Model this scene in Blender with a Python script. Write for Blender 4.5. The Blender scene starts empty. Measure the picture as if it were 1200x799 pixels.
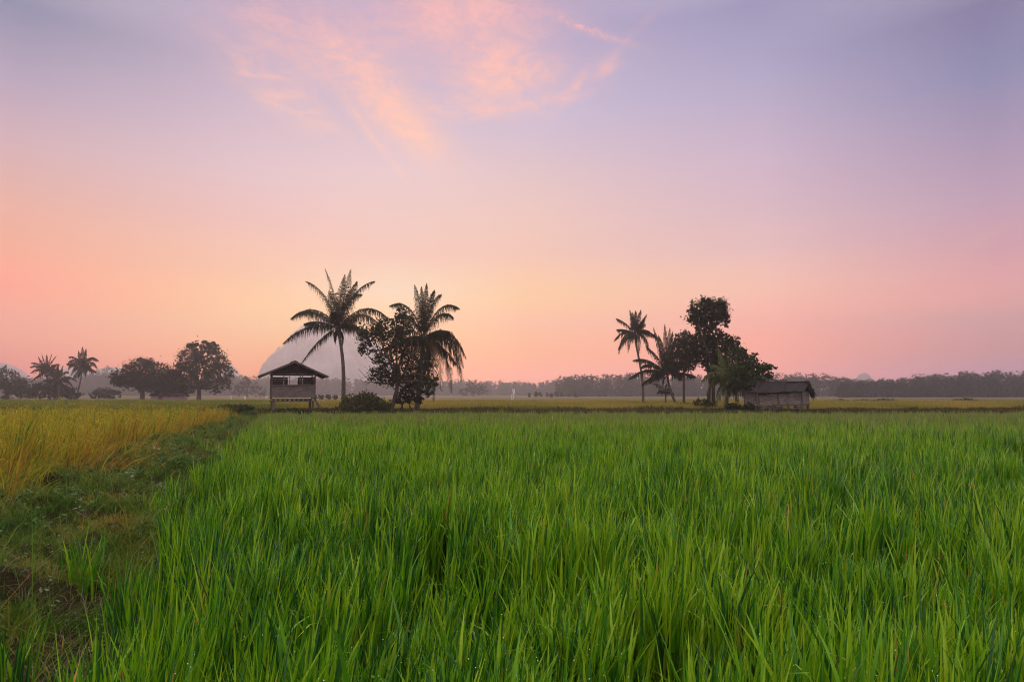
import bpy, math, random
import numpy as np
from mathutils import Vector, Matrix, Euler

random.seed(7)
RNG = np.random.default_rng(7)
SC = bpy.context.scene
COL = SC.collection
PI = math.pi

# ------------------------------------------------------------------ camera frame
F = 733.0                      # focal length in photo pixels (1200 wide)
HOR = 462.0                    # row of the horizon
CAMZ = 1.5
TH = math.atan((HOR - 399.5) / F)

def ray(u, v):
    a, b = (u - 600.0), (399.5 - v)
    return np.array([a, F * math.cos(TH) - b * math.sin(TH), F * math.sin(TH) + b * math.cos(TH)])

def at(u, v, Y):
    d = ray(u, v)
    return np.array([0, 0, CAMZ]) + d * (Y / d[1])

def smooth(a, b, x):
    t = np.clip((np.asarray(x, float) - a) / (b - a), 0, 1)
    return t * t * (3 - 2 * t)

def vnoise(x, y, scale, seed):
    r = np.random.default_rng(seed)
    out = 0
    for k in range(7):
        ang = r.uniform(0, 2 * PI); fr = r.uniform(.6, 1.7) * 2 * PI / scale; ph = r.uniform(0, 2 * PI)
        out = out + np.sin((np.cos(ang) * x + np.sin(ang) * y) * fr + ph + 1.3 * np.sin((np.sin(ang) * x - np.cos(ang) * y) * fr * .7 + ph * 2))
    return out / 3.2

def ground_z(x, y):
    x = np.asarray(x, float); y = np.asarray(y, float)
    z = -0.35 * smooth(10, 44, y)
    z = np.where(y > 44, -0.35 + 0.60 * smooth(44.5, 46.6, y) - 0.12 * smooth(51, 53.5, y), z)
    return z

def path_x(y):                 # centre line of the grassy dyke
    return -2.55 - 0.3725 * np.asarray(y, float)

def path_rise(x, y):
    d = (x - path_x(y)) / 1.067
    n = vnoise(x, y, 1.7, 3) * .075 + vnoise(x, y, .6, 4) * .05 + vnoise(x, y, .27, 6) * .018
    w = 1 - smooth(.75, 1.55, np.abs(d + .22 * vnoise(x, y, 2.3, 5)))
    return (0.20 + n) * w - .03 + n * .5

def top_z(x, y):
    d = np.abs((x - path_x(y)) / 1.067)
    g = ground_z(x, y)
    return np.where((d < 1.6) & (y < 46), np.maximum(g, g + path_rise(x, y)), g)

# ------------------------------------------------------------------ object helpers
def link(o, parent=None):
    COL.objects.link(o)
    if parent is not None:
        o.parent = parent
    return o

def mesh_np(name, V, Q, mat, parent=None, tint=None, smooth_sh=True, T=None, mats=None):
    """V (n,3); Q (m,4) quads; T (k,3) triangles -> one linked mesh object"""
    V = np.ascontiguousarray(V, dtype=np.float32).reshape(-1, 3)
    Q = np.zeros((0, 4), np.int32) if Q is None else np.ascontiguousarray(Q, dtype=np.int32).reshape(-1, 4)
    T = np.zeros((0, 3), np.int32) if T is None else np.ascontiguousarray(T, dtype=np.int32).reshape(-1, 3)
    if parent is not None:
        V = V - np.array(parent.location, dtype=np.float32)
    me = bpy.data.meshes.new(name)
    me.vertices.add(len(V)); me.vertices.foreach_set('co', V.ravel())
    loops = np.concatenate([Q.ravel(), T.ravel()])
    me.loops.add(len(loops)); me.loops.foreach_set('vertex_index', loops)
    st = np.concatenate([np.arange(len(Q)) * 4, len(Q) * 4 + np.arange(len(T)) * 3]).astype(np.int32)
    me.polygons.add(len(st)); me.polygons.foreach_set('loop_start', st)
    me.polygons.foreach_set('use_smooth', np.full(len(st), smooth_sh))
    me.update(calc_edges=True)
    if tint is not None:
        a = me.attributes.new('tint', 'FLOAT', 'POINT')
        a.data.foreach_set('value', np.ascontiguousarray(tint, dtype=np.float32))
    me.materials.append(mat)
    o = bpy.data.objects.new(name, me)
    return link(o, parent)

def tag(o, label=None, cat=None, group=None, kind=None):
    if label: o['label'] = label
    if cat: o['category'] = cat
    if group: o['group'] = group
    if kind: o['kind'] = kind
    return o

def empty(name, loc, label, cat, group=None):
    o = bpy.data.objects.new(name, None)
    o.empty_display_size = .2
    o.location = [float(c) for c in loc]
    link(o)
    return tag(o, label, cat, group)

class MB:
    """collects boxes, bars and tubes; build() links them as one mesh"""
    def __init__(s):
        s.v = []; s.q = []; s.t = []
    def n(s): return sum(len(a) for a in s.v)
    def add(s, V, Q=None, T=None):
        b = s.n()
        s.v.append(np.asarray(V, float).reshape(-1, 3))
        if Q is not None and len(Q): s.q.append(np.asarray(Q, int).reshape(-1, 4) + b)
        if T is not None and len(T): s.t.append(np.asarray(T, int).reshape(-1, 3) + b)
    def box(s, c, size, M=None, bev=.0, jit=0):
        hx, hy, hz = [k / 2 for k in size]
        V = np.array([[sx * hx, sy * hy, sz * hz] for sz in (-1, 1) for sy in (-1, 1) for sx in (-1, 1)], float)
        if jit: V = V + RNG.normal(0, jit, V.shape)
        if M is not None: V = V @ np.array(M).T
        V = V + np.array(c)
        s.add(V, [[0, 2, 3, 1], [4, 5, 7, 6], [0, 1, 5, 4], [2, 6, 7, 3], [1, 3, 7, 5], [0, 4, 6, 2]])
    def bar(s, a, b, w, h=None, jit=0):
        """square bar from a to b"""
        a = np.array(a, float); b = np.array(b, float); h = h or w
        d = b - a; L = np.linalg.norm(d); d = d / L
        up = np.array([0, 0, 1.]) if abs(d[2]) < .95 else np.array([0, 1., 0])
        x = np.cross(d, up); x /= np.linalg.norm(x); y = np.cross(x, d)
        M = np.stack([x, d, y], 1)
        s.box((a + b) / 2, (w, L, h), M, jit=jit)
    def tube(s, P, R, n=8):
        P = np.asarray(P, float); k = len(P)
        R = np.full(k, R) if np.isscalar(R) else np.asarray(R, float)
        T = np.gradient(P, axis=0); T /= np.linalg.norm(T, axis=1)[:, None] + 1e-9
        ref = np.array([.31, .95, .05]); V = []
        for i in range(k):
            x = np.cross(T[i], ref)
            if np.linalg.norm(x) < 1e-3: x = np.cross(T[i], [1, 0, 0])
            x /= np.linalg.norm(x); y = np.cross(T[i], x)
            a = np.arange(n) * 2 * PI / n
            V.append(P[i] + R[i] * (np.cos(a)[:, None] * x + np.sin(a)[:, None] * y))
        V = np.concatenate(V + [P[-1:]])
        Q = [[i * n + j, i * n + (j + 1) % n, (i + 1) * n + (j + 1) % n, (i + 1) * n + j] for i in range(k - 1) for j in range(n)]
        Tt = [[(k - 1) * n + j, (k - 1) * n + (j + 1) % n, k * n] for j in range(n)]
        s.add(V, Q, Tt)
    def build(s, name, mat, parent=None, smooth_sh=False, M=None, loc=None):
        V = np.concatenate(s.v)
        if M is not None: V = V @ np.array(M).T
        if loc is not None: V = V + np.array(loc)
        Q = np.concatenate(s.q) if s.q else None
        T = np.concatenate(s.t) if s.t else None
        return mesh_np(name, V, Q, mat, parent, smooth_sh=smooth_sh, T=T)

# ------------------------------------------------------------------ materials
def srgb(c):
    return tuple(((k / 255) / 12.92 if k / 255 <= .04045 else ((k / 255 + .055) / 1.055) ** 2.4) for k in c)

def ramp_node(nt, stops, interp='LINEAR'):
    r = nt.nodes.new('ShaderNodeValToRGB'); r.color_ramp.interpolation = interp
    e = r.color_ramp.elements
    while len(e) < len(stops): e.new(.5)
    for k, (p, c) in enumerate(sorted(stops, key=lambda s: s[0])):
        e[k].position = p
    for k, (p, c) in enumerate(sorted(stops, key=lambda s: s[0])):
        e[k].color = (*c[:3], 1)
    return r

def new_mat(name):
    m = bpy.data.materials.new(name); m.use_nodes = True
    nt = m.node_tree; b = nt.nodes['Principled BSDF']
    return m, nt, b

def leaf_mat(name, stops, transl=.35, rough=.6, spec=.08, noise=None):
    """plant tissue: hue picked per leaf by the 'tint' attribute, part of the light passes through"""
    m, nt, b = new_mat(name)
    at_ = nt.nodes.new('ShaderNodeAttribute'); at_.attribute_name = 'tint'
    r = ramp_node(nt, stops)
    fac = at_.outputs['Fac']
    if noise:
        g = nt.nodes.new('ShaderNodeTexCoord'); n = nt.nodes.new('ShaderNodeTexNoise')
        n.inputs['Scale'].default_value = noise[0]; n.inputs['Detail'].default_value = 3
        nt.links.new(g.outputs['Object'], n.inputs['Vector'])
        ma = nt.nodes.new('ShaderNodeMath'); ma.operation = 'MULTIPLY_ADD'
        ma.inputs[1].default_value = noise[1]; ma.inputs[2].default_value = -noise[1] / 2
        ad = nt.nodes.new('ShaderNodeMath'); ad.operation = 'ADD'
        nt.links.new(n.outputs['Fac'], ma.inputs[0]); nt.links.new(ma.outputs[0], ad.inputs[0]); nt.links.new(fac, ad.inputs[1])
        fac = ad.outputs[0]
    nt.links.new(fac, r.inputs['Fac'])
    nt.links.new(r.outputs['Color'], b.inputs['Base Color'])
    b.inputs['Roughness'].default_value = rough
    b.inputs['Specular IOR Level'].default_value = spec
    tr = nt.nodes.new('ShaderNodeBsdfTranslucent'); mx = nt.nodes.new('ShaderNodeMixShader')
    nt.links.new(r.outputs['Color'], tr.inputs['Color'])
    mx.inputs['Fac'].default_value = transl
    out = nt.nodes['Material Output']
    nt.links.new(b.outputs[0], mx.inputs[1]); nt.links.new(tr.outputs[0], mx.inputs[2]); nt.links.new(mx.outputs[0], out.inputs['Surface'])
    return m

def solid_mat(name, c1, c2, scale=(3, 3, 3), rough=.85, bump=.3, detail=6, bscale=None, spec=.05):
    """rough solid matter: two colours mixed by stretched noise, with bump"""
    m, nt, b = new_mat(name)
    g = nt.nodes.new('ShaderNodeTexCoord'); mp = nt.nodes.new('ShaderNodeMapping'); mp.inputs['Scale'].default_value = scale
    n = nt.nodes.new('ShaderNodeTexNoise'); n.inputs['Scale'].default_value = 1; n.inputs['Detail'].default_value = detail; n.inputs['Roughness'].default_value = .65
    r = ramp_node(nt, [(.3, c1), (.7, c2)])
    nt.links.new(g.outputs['Object'], mp.inputs['Vector']); nt.links.new(mp.outputs[0], n.inputs['Vector'])
    nt.links.new(n.outputs['Fac'], r.inputs['Fac']); nt.links.new(r.outputs['Color'], b.inputs['Base Color'])
    bp = nt.nodes.new('ShaderNodeBump'); bp.inputs['Strength'].default_value = bump; bp.inputs['Distance'].default_value = .03
    nt.links.new(n.outputs['Fac'], bp.inputs['Height']); nt.links.new(bp.outputs[0], b.inputs['Normal'])
    b.inputs['Roughness'].default_value = rough; b.inputs['Specular IOR Level'].default_value = spec
    return m

M = {}
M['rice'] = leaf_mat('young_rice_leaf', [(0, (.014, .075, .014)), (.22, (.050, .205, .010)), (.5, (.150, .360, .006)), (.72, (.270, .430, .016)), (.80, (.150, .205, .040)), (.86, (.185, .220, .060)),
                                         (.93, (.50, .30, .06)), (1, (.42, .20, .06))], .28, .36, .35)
M['rice_far'] = leaf_mat('ripening_rice_leaf', [(0, (.11, .16, .025)), (.4, (.24, .225, .040)), (.7, (.34, .27, .06)), (1, (.42, .29, .09))], .4, .6)
M['gold'] = leaf_mat('ripe_rice_leaf', [(0, (.05, .13, .015)), (.25, (.16, .24, .015)), (.5, (.37, .35, .022)), (.75, (.45, .34, .030)), (.88, (.36, .19, .03)), (1, (.17, .075, .03))], .42, .5, .1)
M['turf'] = leaf_mat('dyke_grass_leaf', [(0, (.030, .095, .012)), (.35, (.075, .150, .012)), (.62, (.170, .185, .018)), (.82, (.27, .17, .03)), (1, (.28, .12, .05))], .35, .55, .12)
M['straw'] = leaf_mat('dead_straw', [(0, (.10, .06, .035)), (.5, (.22, .17, .10)), (1, (.36, .33, .27))], .25, .6)
M['scrub_shade'] = leaf_mat('scrub_shade_leaf', [(0, (.034, .046, .008)), (.5, (.068, .064, .014)), (1, (.13, .085, .026))], .25, .6)
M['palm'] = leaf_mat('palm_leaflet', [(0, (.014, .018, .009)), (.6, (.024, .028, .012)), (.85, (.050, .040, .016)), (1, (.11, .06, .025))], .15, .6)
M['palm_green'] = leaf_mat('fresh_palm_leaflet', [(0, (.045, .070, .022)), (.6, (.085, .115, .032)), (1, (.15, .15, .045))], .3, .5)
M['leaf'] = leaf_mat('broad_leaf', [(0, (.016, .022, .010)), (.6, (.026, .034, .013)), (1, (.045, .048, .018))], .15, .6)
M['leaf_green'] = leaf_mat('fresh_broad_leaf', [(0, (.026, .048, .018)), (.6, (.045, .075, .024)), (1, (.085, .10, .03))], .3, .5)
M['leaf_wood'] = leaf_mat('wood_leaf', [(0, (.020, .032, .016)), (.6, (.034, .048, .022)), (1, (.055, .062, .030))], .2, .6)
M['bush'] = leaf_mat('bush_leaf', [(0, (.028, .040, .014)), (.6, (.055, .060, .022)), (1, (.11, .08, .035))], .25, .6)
M['bark'] = solid_mat('palm_bark', (.06, .048, .04), (.13, .11, .095), (2, 2, 9), .9, .5)
M['bark2'] = solid_mat('tree_bark', (.035, .028, .022), (.085, .07, .055), (4, 4, 1.2), .9, .5)
M['plank'] = solid_mat('weathered_plank', (.080, .068, .063), (.19, .165, .155), (.9, 5, 9), .85, .3)
M['plank_grey'] = solid_mat('pale_weathered_plank', (.045, .038, .036), (.30, .265, .25), (.9, 5, 9), .85, .3)
M['post'] = solid_mat('weathered_post', (.055, .048, .045), (.13, .115, .105), (6, 6, 1), .85, .3)
M['thatch'] = solid_mat('dark_roof_boards', (.020, .015, .014), (.048, .036, .033), (3, 9, 3), .95, .6)
M['tin'] = solid_mat('rusty_roof_sheet', (.014, .011, .012), (.036, .030, .031), (2, 2, 6), .7, .35)
M['white'] = solid_mat('white_cloth', (.70, .68, .66), (.82, .80, .78), (5, 5, 5), .8, .2)
M['wallpale'] = solid_mat('far_shed_wall', (.22, .16, .15), (.32, .25, .23), (1, 1, 1), .85, .2)

# ground: wet mud, weeds and far fields are told apart by noise only
def ground_mat():
    m, nt, b = new_mat('field_soil')
    g = nt.nodes.new('ShaderNodeTexCoord')
    n = nt.nodes.new('ShaderNodeTexNoise'); n.inputs['Scale'].default_value = .9; n.inputs['Detail'].default_value = 8
    n2 = nt.nodes.new('ShaderNodeTexNoise'); n2.inputs['Scale'].default_value = .02; n2.inputs['Detail'].default_value = 4
    nt.links.new(g.outputs['Object'], n.inputs['Vector']); nt.links.new(g.outputs['Object'], n2.inputs['Vector'])
    mud = ramp_node(nt, [(.3, (.010, .009, .004)), (.7, (.026, .020, .010))])
    gr = ramp_node(nt, [(.35, (.075, .08, .025)), (.6, (.13, .10, .05))])
    nt.links.new(n.outputs['Fac'], mud.inputs['Fac']); nt.links.new(n2.outputs['Fac'], gr.inputs['Fac'])
    sx = nt.nodes.new('ShaderNodeSeparateXYZ'); nt.links.new(g.outputs['Object'], sx.inputs[0])
    mr = nt.nodes.new('ShaderNodeMapRange'); mr.inputs['From Min'].default_value = 52; mr.inputs['From Max'].default_value = 90
    nt.links.new(sx.outputs['Y'], mr.inputs['Value'])
    mx = nt.nodes.new('ShaderNodeMix'); mx.data_type = 'RGBA'
    nt.links.new(mr.outputs[0], mx.inputs['Factor']); nt.links.new(mud.outputs[0], mx.inputs['A']); nt.links.new(gr.outputs[0], mx.inputs['B'])
    nt.links.new(mx.outputs['Result'], b.inputs['Base Color'])
    b.inputs['Roughness'].default_value = .9; b.inputs['Specular IOR Level'].default_value = .04
    bp = nt.nodes.new('ShaderNodeBump'); bp.inputs['Strength'].default_value = .5; bp.inputs['Distance'].default_value = .05
    nt.links.new(n.outputs['Fac'], bp.inputs['Height']); nt.links.new(bp.outputs[0], b.inputs['Normal'])
    return m
M['ground'] = ground_mat()
M['dyke'] = solid_mat('dyke_earth', (.012, .011, .005), (.040, .030, .014), (2.2, 2.2, 2.2), .9, .7, 9)
M['karst'] = solid_mat('limestone_and_scrub', (.14, .16, .13), (.62, .60, .64), (.035, .035, .014), .9, .5, 8)
M['hill'] = solid_mat('forested_hill', (.05, .06, .04), (.09, .095, .06), (.03, .03, .03), .95, .5, 8)

# ------------------------------------------------------------------ ground sheet
def axis(parts):
    out = []
    for a, b, n in parts: out += list(np.linspace(a, b, n, endpoint=False))
    return np.array(out + [parts[-1][1]])
gx = axis([(-1900, -300, 12), (-300, -60, 24), (-60, 60, 90), (60, 300, 24), (300, 1900, 12)])
gy_ = axis([(-300, -20, 8), (-20, 43, 50), (43, 55, 48), (55, 160, 40), (160, 600, 30), (600, 1900, 20)])
X, Y = np.meshgrid(gx, gy_, indexing='ij')
Z = ground_z(X, Y) + .02 * vnoise(X, Y, 5, 11) * (Y > 46)
nx, ny = X.shape
idx = np.arange(nx * ny).reshape(nx, ny)
Q = np.stack([idx[:-1, :-1], idx[1:, :-1], idx[1:, 1:], idx[:-1, 1:]], -1)
tag(mesh_np('ground', np.stack([X, Y, Z], -1), Q, M['ground']), kind='structure')

# the grassy dyke between the two paddies
py = np.linspace(.2, 45.8, 420); pd = np.linspace(-1.75, 1.75, 44)
PY, PD = np.meshgrid(py, pd, indexing='ij'); PX = path_x(PY) + PD * 1.067
PZ = ground_z(PX, PY) + path_rise(PX, PY)
k = np.arange(PX.size).reshape(PX.shape)
Q = np.stack([k[:-1, :-1], k[:-1, 1:], k[1:, 1:], k[1:, :-1]], -1)
tag(mesh_np('path', np.stack([PX, PY, PZ], -1), Q, M['dyke']), kind='structure')

# ------------------------------------------------------------------ grass blades
def blades(P, h, w, phi, reach, droop, segs, twist, wbase=.6):
    N = len(P); L = segs + 1
    t = np.linspace(0, 1, L)[None, :]
    d = np.stack([np.cos(phi), np.sin(phi)], -1)
    hor = reach[:, None] * t ** 1.9
    z = h[:, None] * (t - droop[:, None] * t ** 3)
    C = np.empty((N, L, 3))
    C[:, :, 0] = P[:, 0, None] + d[:, 0, None] * hor
    C[:, :, 1] = P[:, 1, None] + d[:, 1, None] * hor
    C[:, :, 2] = P[:, 2, None] + z
    wp = (wbase + (1.35 - wbase) * t) * (1 - t ** 1.8) + .02
    a = phi + PI / 2 + twist
    S = np.stack([np.cos(a), np.sin(a), np.zeros(N)], -1)[:, None, :] * (wp * w[:, None])[:, :, None] * .5
    V = np.stack([C - S, C + S], 2).reshape(-1, 3)
    b = (np.arange(N) * L * 2)[:, None] + (np.arange(segs) * 2)[None, :]
    Qd = np.stack([b, b + 1, b + 3, b + 2], -1).reshape(-1, 4)
    return V, Qd, L * 2

class Acc:
    def __init__(s): s.V = []; s.Q = []; s.T = []; s.n = 0
    def add(s, V, Qd, tint_pt):
        s.V.append(V); s.Q.append(Qd + s.n); s.T.append(tint_pt); s.n += len(V)
    def build(s, name, mat, parent=None):
        return mesh_np(name, np.concatenate(s.V), np.concatenate(s.Q), mat, parent, np.concatenate(s.T))

def scatter(y0, y1, dens, xl, xr, seed):
    """random points between rows y0..y1; xl, xr functions of y"""
    r = np.random.default_rng(seed)
    yy = np.linspace(y0, y1, 60); wmax = float(np.max(xr(yy) - xl(yy)))
    n = int((y1 - y0) * wmax * dens)
    y = r.uniform(y0, y1, n); s = r.uniform(0, wmax, n)
    x = xl(y) + s; ok = x < xr(y)
    return x[ok], y[ok], r

def rice_edge(y): return -.92 - .385 * y + .12 * np.exp(-(y / 5) ** 2) + .16 * np.sin(y * 2.1) + .1 * np.sin(y * 5.3 + 1)
vis_l = lambda y: -.82 * y - 2.5
vis_r = lambda y: .82 * y + 3.5

# --- young green rice
acc = Acc(); DEW = []
for (y0, y1, hills, per, w, segs) in [(.7, 4, 38, 42, .0160, 5), (4, 8, 36, 36, .0158, 4), (8, 16, 26, 20, .0170, 3), (16, 28, 17, 11, .024, 2), (28, 44.3, 10, 9, .034, 2)]:
    x, y, r = scatter(y0, y1, hills, lambda q: np.maximum(vis_l(q), rice_edge(q) - .65), vis_r, int(y0 * 10) + 1)
    keep = ~((np.hypot(x, y) < .9))
    gap = vnoise(x, y, 1.5, 21) + .6 * vnoise(x, y, .6, 22)
    keep &= (gap > -1.15) | (r.uniform(0, 1, len(x)) > .75)
    keep &= r.uniform(0, 1, len(x)) < .07 + .93 * smooth(.0, .75, x - rice_edge(y))
    x, y = x[keep], y[keep]
    vig = 1 + .13 * vnoise(x, y, 2.4, 23) + .12 * vnoise(x, y, .75, 24) - .28 * smooth(.75, 1.5, -vnoise(x, y, 1.3, 27))      # taller and shorter patches
    vig = vig * (1 + r.normal(0, .05, len(x))); tuft = r.normal(0, .06, len(x))
    x = np.repeat(x, per); y = np.repeat(y, per); vig = np.repeat(vig, per); tuft = np.repeat(tuft, per); n = len(x)
    ox = r.normal(0, .047 if y0 < 16 else .09, n); oy = r.normal(0, .047 if y0 < 16 else .09, n); x = x + ox; y = y + oy
    e = smooth(0, .5, x - rice_edge(y))
    top = (.62 + r.normal(0, .06, n)) * vig * (.72 + .28 * e)
    rise = np.where(r.uniform(0, 1, n) < .2, 0, r.uniform(.25, .66, n)) * top * smooth(.35, .9, x - rice_edge(y))     # where on the stem the leaf springs
    h = top - rise
    phi = np.arctan2(oy, ox) + r.normal(0, 1.1, n); kind = r.uniform(0, 1, n)
    reach = np.abs(r.normal(.058, .042, n)) * (.45 + h / .62); droop = np.abs(r.normal(.02, .03, n))
    bent = kind < .025                              # a few leaves are bent right over
    reach[bent] = r.uniform(.15, .32, bent.sum()); droop[bent] = r.uniform(.35, .7, bent.sum())
    P = np.stack([x, y, ground_z(x, y) - .01 + rise], -1)
    phi = np.arctan2(np.sin(phi) * reach, np.cos(phi) * reach + .035); reach = reach + .01
    ww = w * r.uniform(.6, 1.25, n)
    V, Qd, pv = blades(P, h, ww, phi, reach, droop, segs, r.normal(0, .7, n), .85)
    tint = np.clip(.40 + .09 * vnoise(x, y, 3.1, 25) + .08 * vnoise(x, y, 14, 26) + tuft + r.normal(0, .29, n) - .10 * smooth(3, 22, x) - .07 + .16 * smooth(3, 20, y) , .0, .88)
    tint = np.clip(tint + .12 * (rise / top) - .03, 0, .70); far_haze = r.uniform(0, 1, n) < .80 * smooth(11, 36, y + .25 * np.abs(x)); tint[far_haze] = r.uniform(.79, .88, far_haze.sum()); dead = r.uniform(0, 1, n) < .006; tint[dead] = r.uniform(.92, 1, dead.sum())  # far blades tinted dull olive by distance, a haze fade put into leaf colour
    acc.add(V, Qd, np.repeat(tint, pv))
    if y0 < 8:
        Vt = V.reshape(n, pv, 3); pick = r.uniform(0, 1, n) < .16
        j = r.integers(pv // 2, pv, n); DEW.append(Vt[np.arange(n), j][pick])
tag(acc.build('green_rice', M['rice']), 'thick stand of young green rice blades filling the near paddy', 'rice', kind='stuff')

# dew beads on the nearest blades
D = np.concatenate(DEW); nD = len(D); rr = RNG.uniform(.0008, .0024, nD)
octv = np.array([[1, 0, 0], [-1, 0, 0], [0, 1, 0], [0, -1, 0], [0, 0, 1], [0, 0, -1]], float)
octf = np.array([[0, 2, 4], [2, 1, 4], [1, 3, 4], [3, 0, 4], [2, 0, 5], [1, 2, 5], [3, 1, 5], [0, 3, 5]])
md, ntd, bd = new_mat('dew_bead'); bd.inputs['Base Color'].default_value = (.75, .78, .8, 1); bd.inputs['Roughness'].default_value = .05
bd.inputs['Specular IOR Level'].default_value = 1.0
tag(mesh_np('dew', (D[:, None, :] + octv[None] * rr[:, None, None]).reshape(-1, 3), None, md,
            T=(octf[None] + (np.arange(nD) * 6)[:, None, None]).reshape(-1, 3)), 'tiny dew beads on the tips of the green rice blades', 'dew', kind='stuff')

# --- ripe golden rice left of the dyke
def gold_edge(y): return -3.65 - .36 * y + .22 * np.sin(y * 1.7 + .6) + .12 * np.sin(y * 4.1)
acc = Acc()
for (y0, y1, hills, per, w, segs) in [(7.0, 13, 11, 26, .0145, 5), (13, 24, 8, 19, .021, 4), (24, 44.5, 6, 13, .034, 3)]:
    x, y, r = scatter(y0, y1, hills, lambda q: np.minimum(vis_l(q), gold_edge(q) - .5) - 1.0, gold_edge, int(y0) + 71)
    ok = (y > 8.2) | (x < -7.3)
    x, y = x[ok], y[ok]
    vig = 1 + .13 * vnoise(x, y, 2.6, 33) + .10 * vnoise(x, y, .8, 34)
    lod = vnoise(x, y, 3.2, 37); vig = vig * (1 + r.normal(0, .09, len(x))); hue = r.normal(0, .16, len(x)); lean = r.normal(.25, .8, len(x))
    x = np.repeat(x, per); y = np.repeat(y, per); vig = np.repeat(vig, per); lod = np.repeat(lod, per); hue = np.repeat(hue, per); lean = np.repeat(lean, per); n = len(x)
    x = x + r.normal(0, .06, n); y = y + r.normal(0, .06, n)
    h = (.90 + r.normal(0, .16, n)) * vig * (1 + .12 * vnoise(x, y, .9, 38))
    phi = lean + r.normal(0, .75, n)                    # lodged a little to the right
    reach = np.abs(r.normal(.24, .12, n)) + .12 * np.clip(lod, 0, 1); droop = np.abs(r.normal(.12, .10, n))
    ear = r.uniform(0, 1, n) < .30                  # hanging ears
    reach[ear] += .16; droop[ear] += .34
    P = np.stack([x, y, ground_z(x, y) - .01], -1)
    V, Qd, pv = blades(P, h, w * r.uniform(.5, 1.15, n) * np.where(ear, .8, 1), phi, reach, droop, segs, r.normal(0, .7, n), .6)
    tint = np.clip(np.where(r.uniform(0, 1, n) < .50 - .3 * ear, .15, .58) + hue + .10 * vnoise(x, y, 1.6, 35) + .08 * vnoise(x, y, 7, 36) + r.normal(0, .11, n) + .06 * ear, 0, .86)
    rim = gold_edge(y) - x; tint = np.where((rim < .6) & (r.uniform(0, 1, n) < .5), r.uniform(.72, 1, n), tint)
    br = r.uniform(0, 1, n) < .05 + .12 * (lod > .7); tint[br] = r.uniform(.85, 1, br.sum())
    acc.add(V, Qd, np.repeat(tint, pv))
    m = r.uniform(0, 1, n) < (.20 if y0 < 24 else .12); ne = int(m.sum())      # hanging grain heads
    Pe = P[m] + np.stack([np.cos(phi[m]) * .05, np.sin(phi[m]) * .05, h[m] * r.uniform(.74, .95, ne)], -1)
    V, Qd, pv = blades(Pe, r.uniform(.05, .10, ne), w * r.uniform(1.0, 1.7, ne), phi[m] + r.normal(0, .4, ne), r.uniform(.08, .17, ne), r.uniform(1.4, 2.6, ne), 4, r.normal(0, .5, ne), .7)
    acc.add(V, Qd, np.repeat(np.clip(r.normal(.66, .10, ne), .4, .92), pv))
for (cx_, cy_, nb, hh, rc, t0, sp) in [(-6.85, 8.75, 110, .75, .55, .55, .25), (-7.00, 10.6, 170, .62, .75, .9, .35), (-6.30, 7.6, 40, .55, .5, .6, .3), (-8.30, 13.4, 110, .7, .6, .8, .35), (-10.30, 18.5, 120, .7, .6, .75, .5)]:
    r = np.random.default_rng(int(cy_ * 10)); P = np.stack([r.normal(cx_, sp, nb), r.normal(cy_, sp, nb), np.zeros(nb)], -1); P[:, 2] = top_z(P[:, 0], P[:, 1]) - .02
    V, Qd, pv = blades(P, hh * r.uniform(.7, 1.15, nb), .013 * r.uniform(.6, 1.2, nb), r.normal(.15, .6, nb), rc * r.uniform(.5, 1.3, nb), r.uniform(.25, .75, nb), 6, r.normal(0, .6, nb), .7)
    acc.add(V, Qd, np.repeat(np.clip(r.normal(t0, .13, nb), 0, 1), pv))
tag(acc.build('golden_rice', M['gold']), 'ripe golden rice leaning over left of the grassy dyke', 'rice', kind='stuff')

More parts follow.
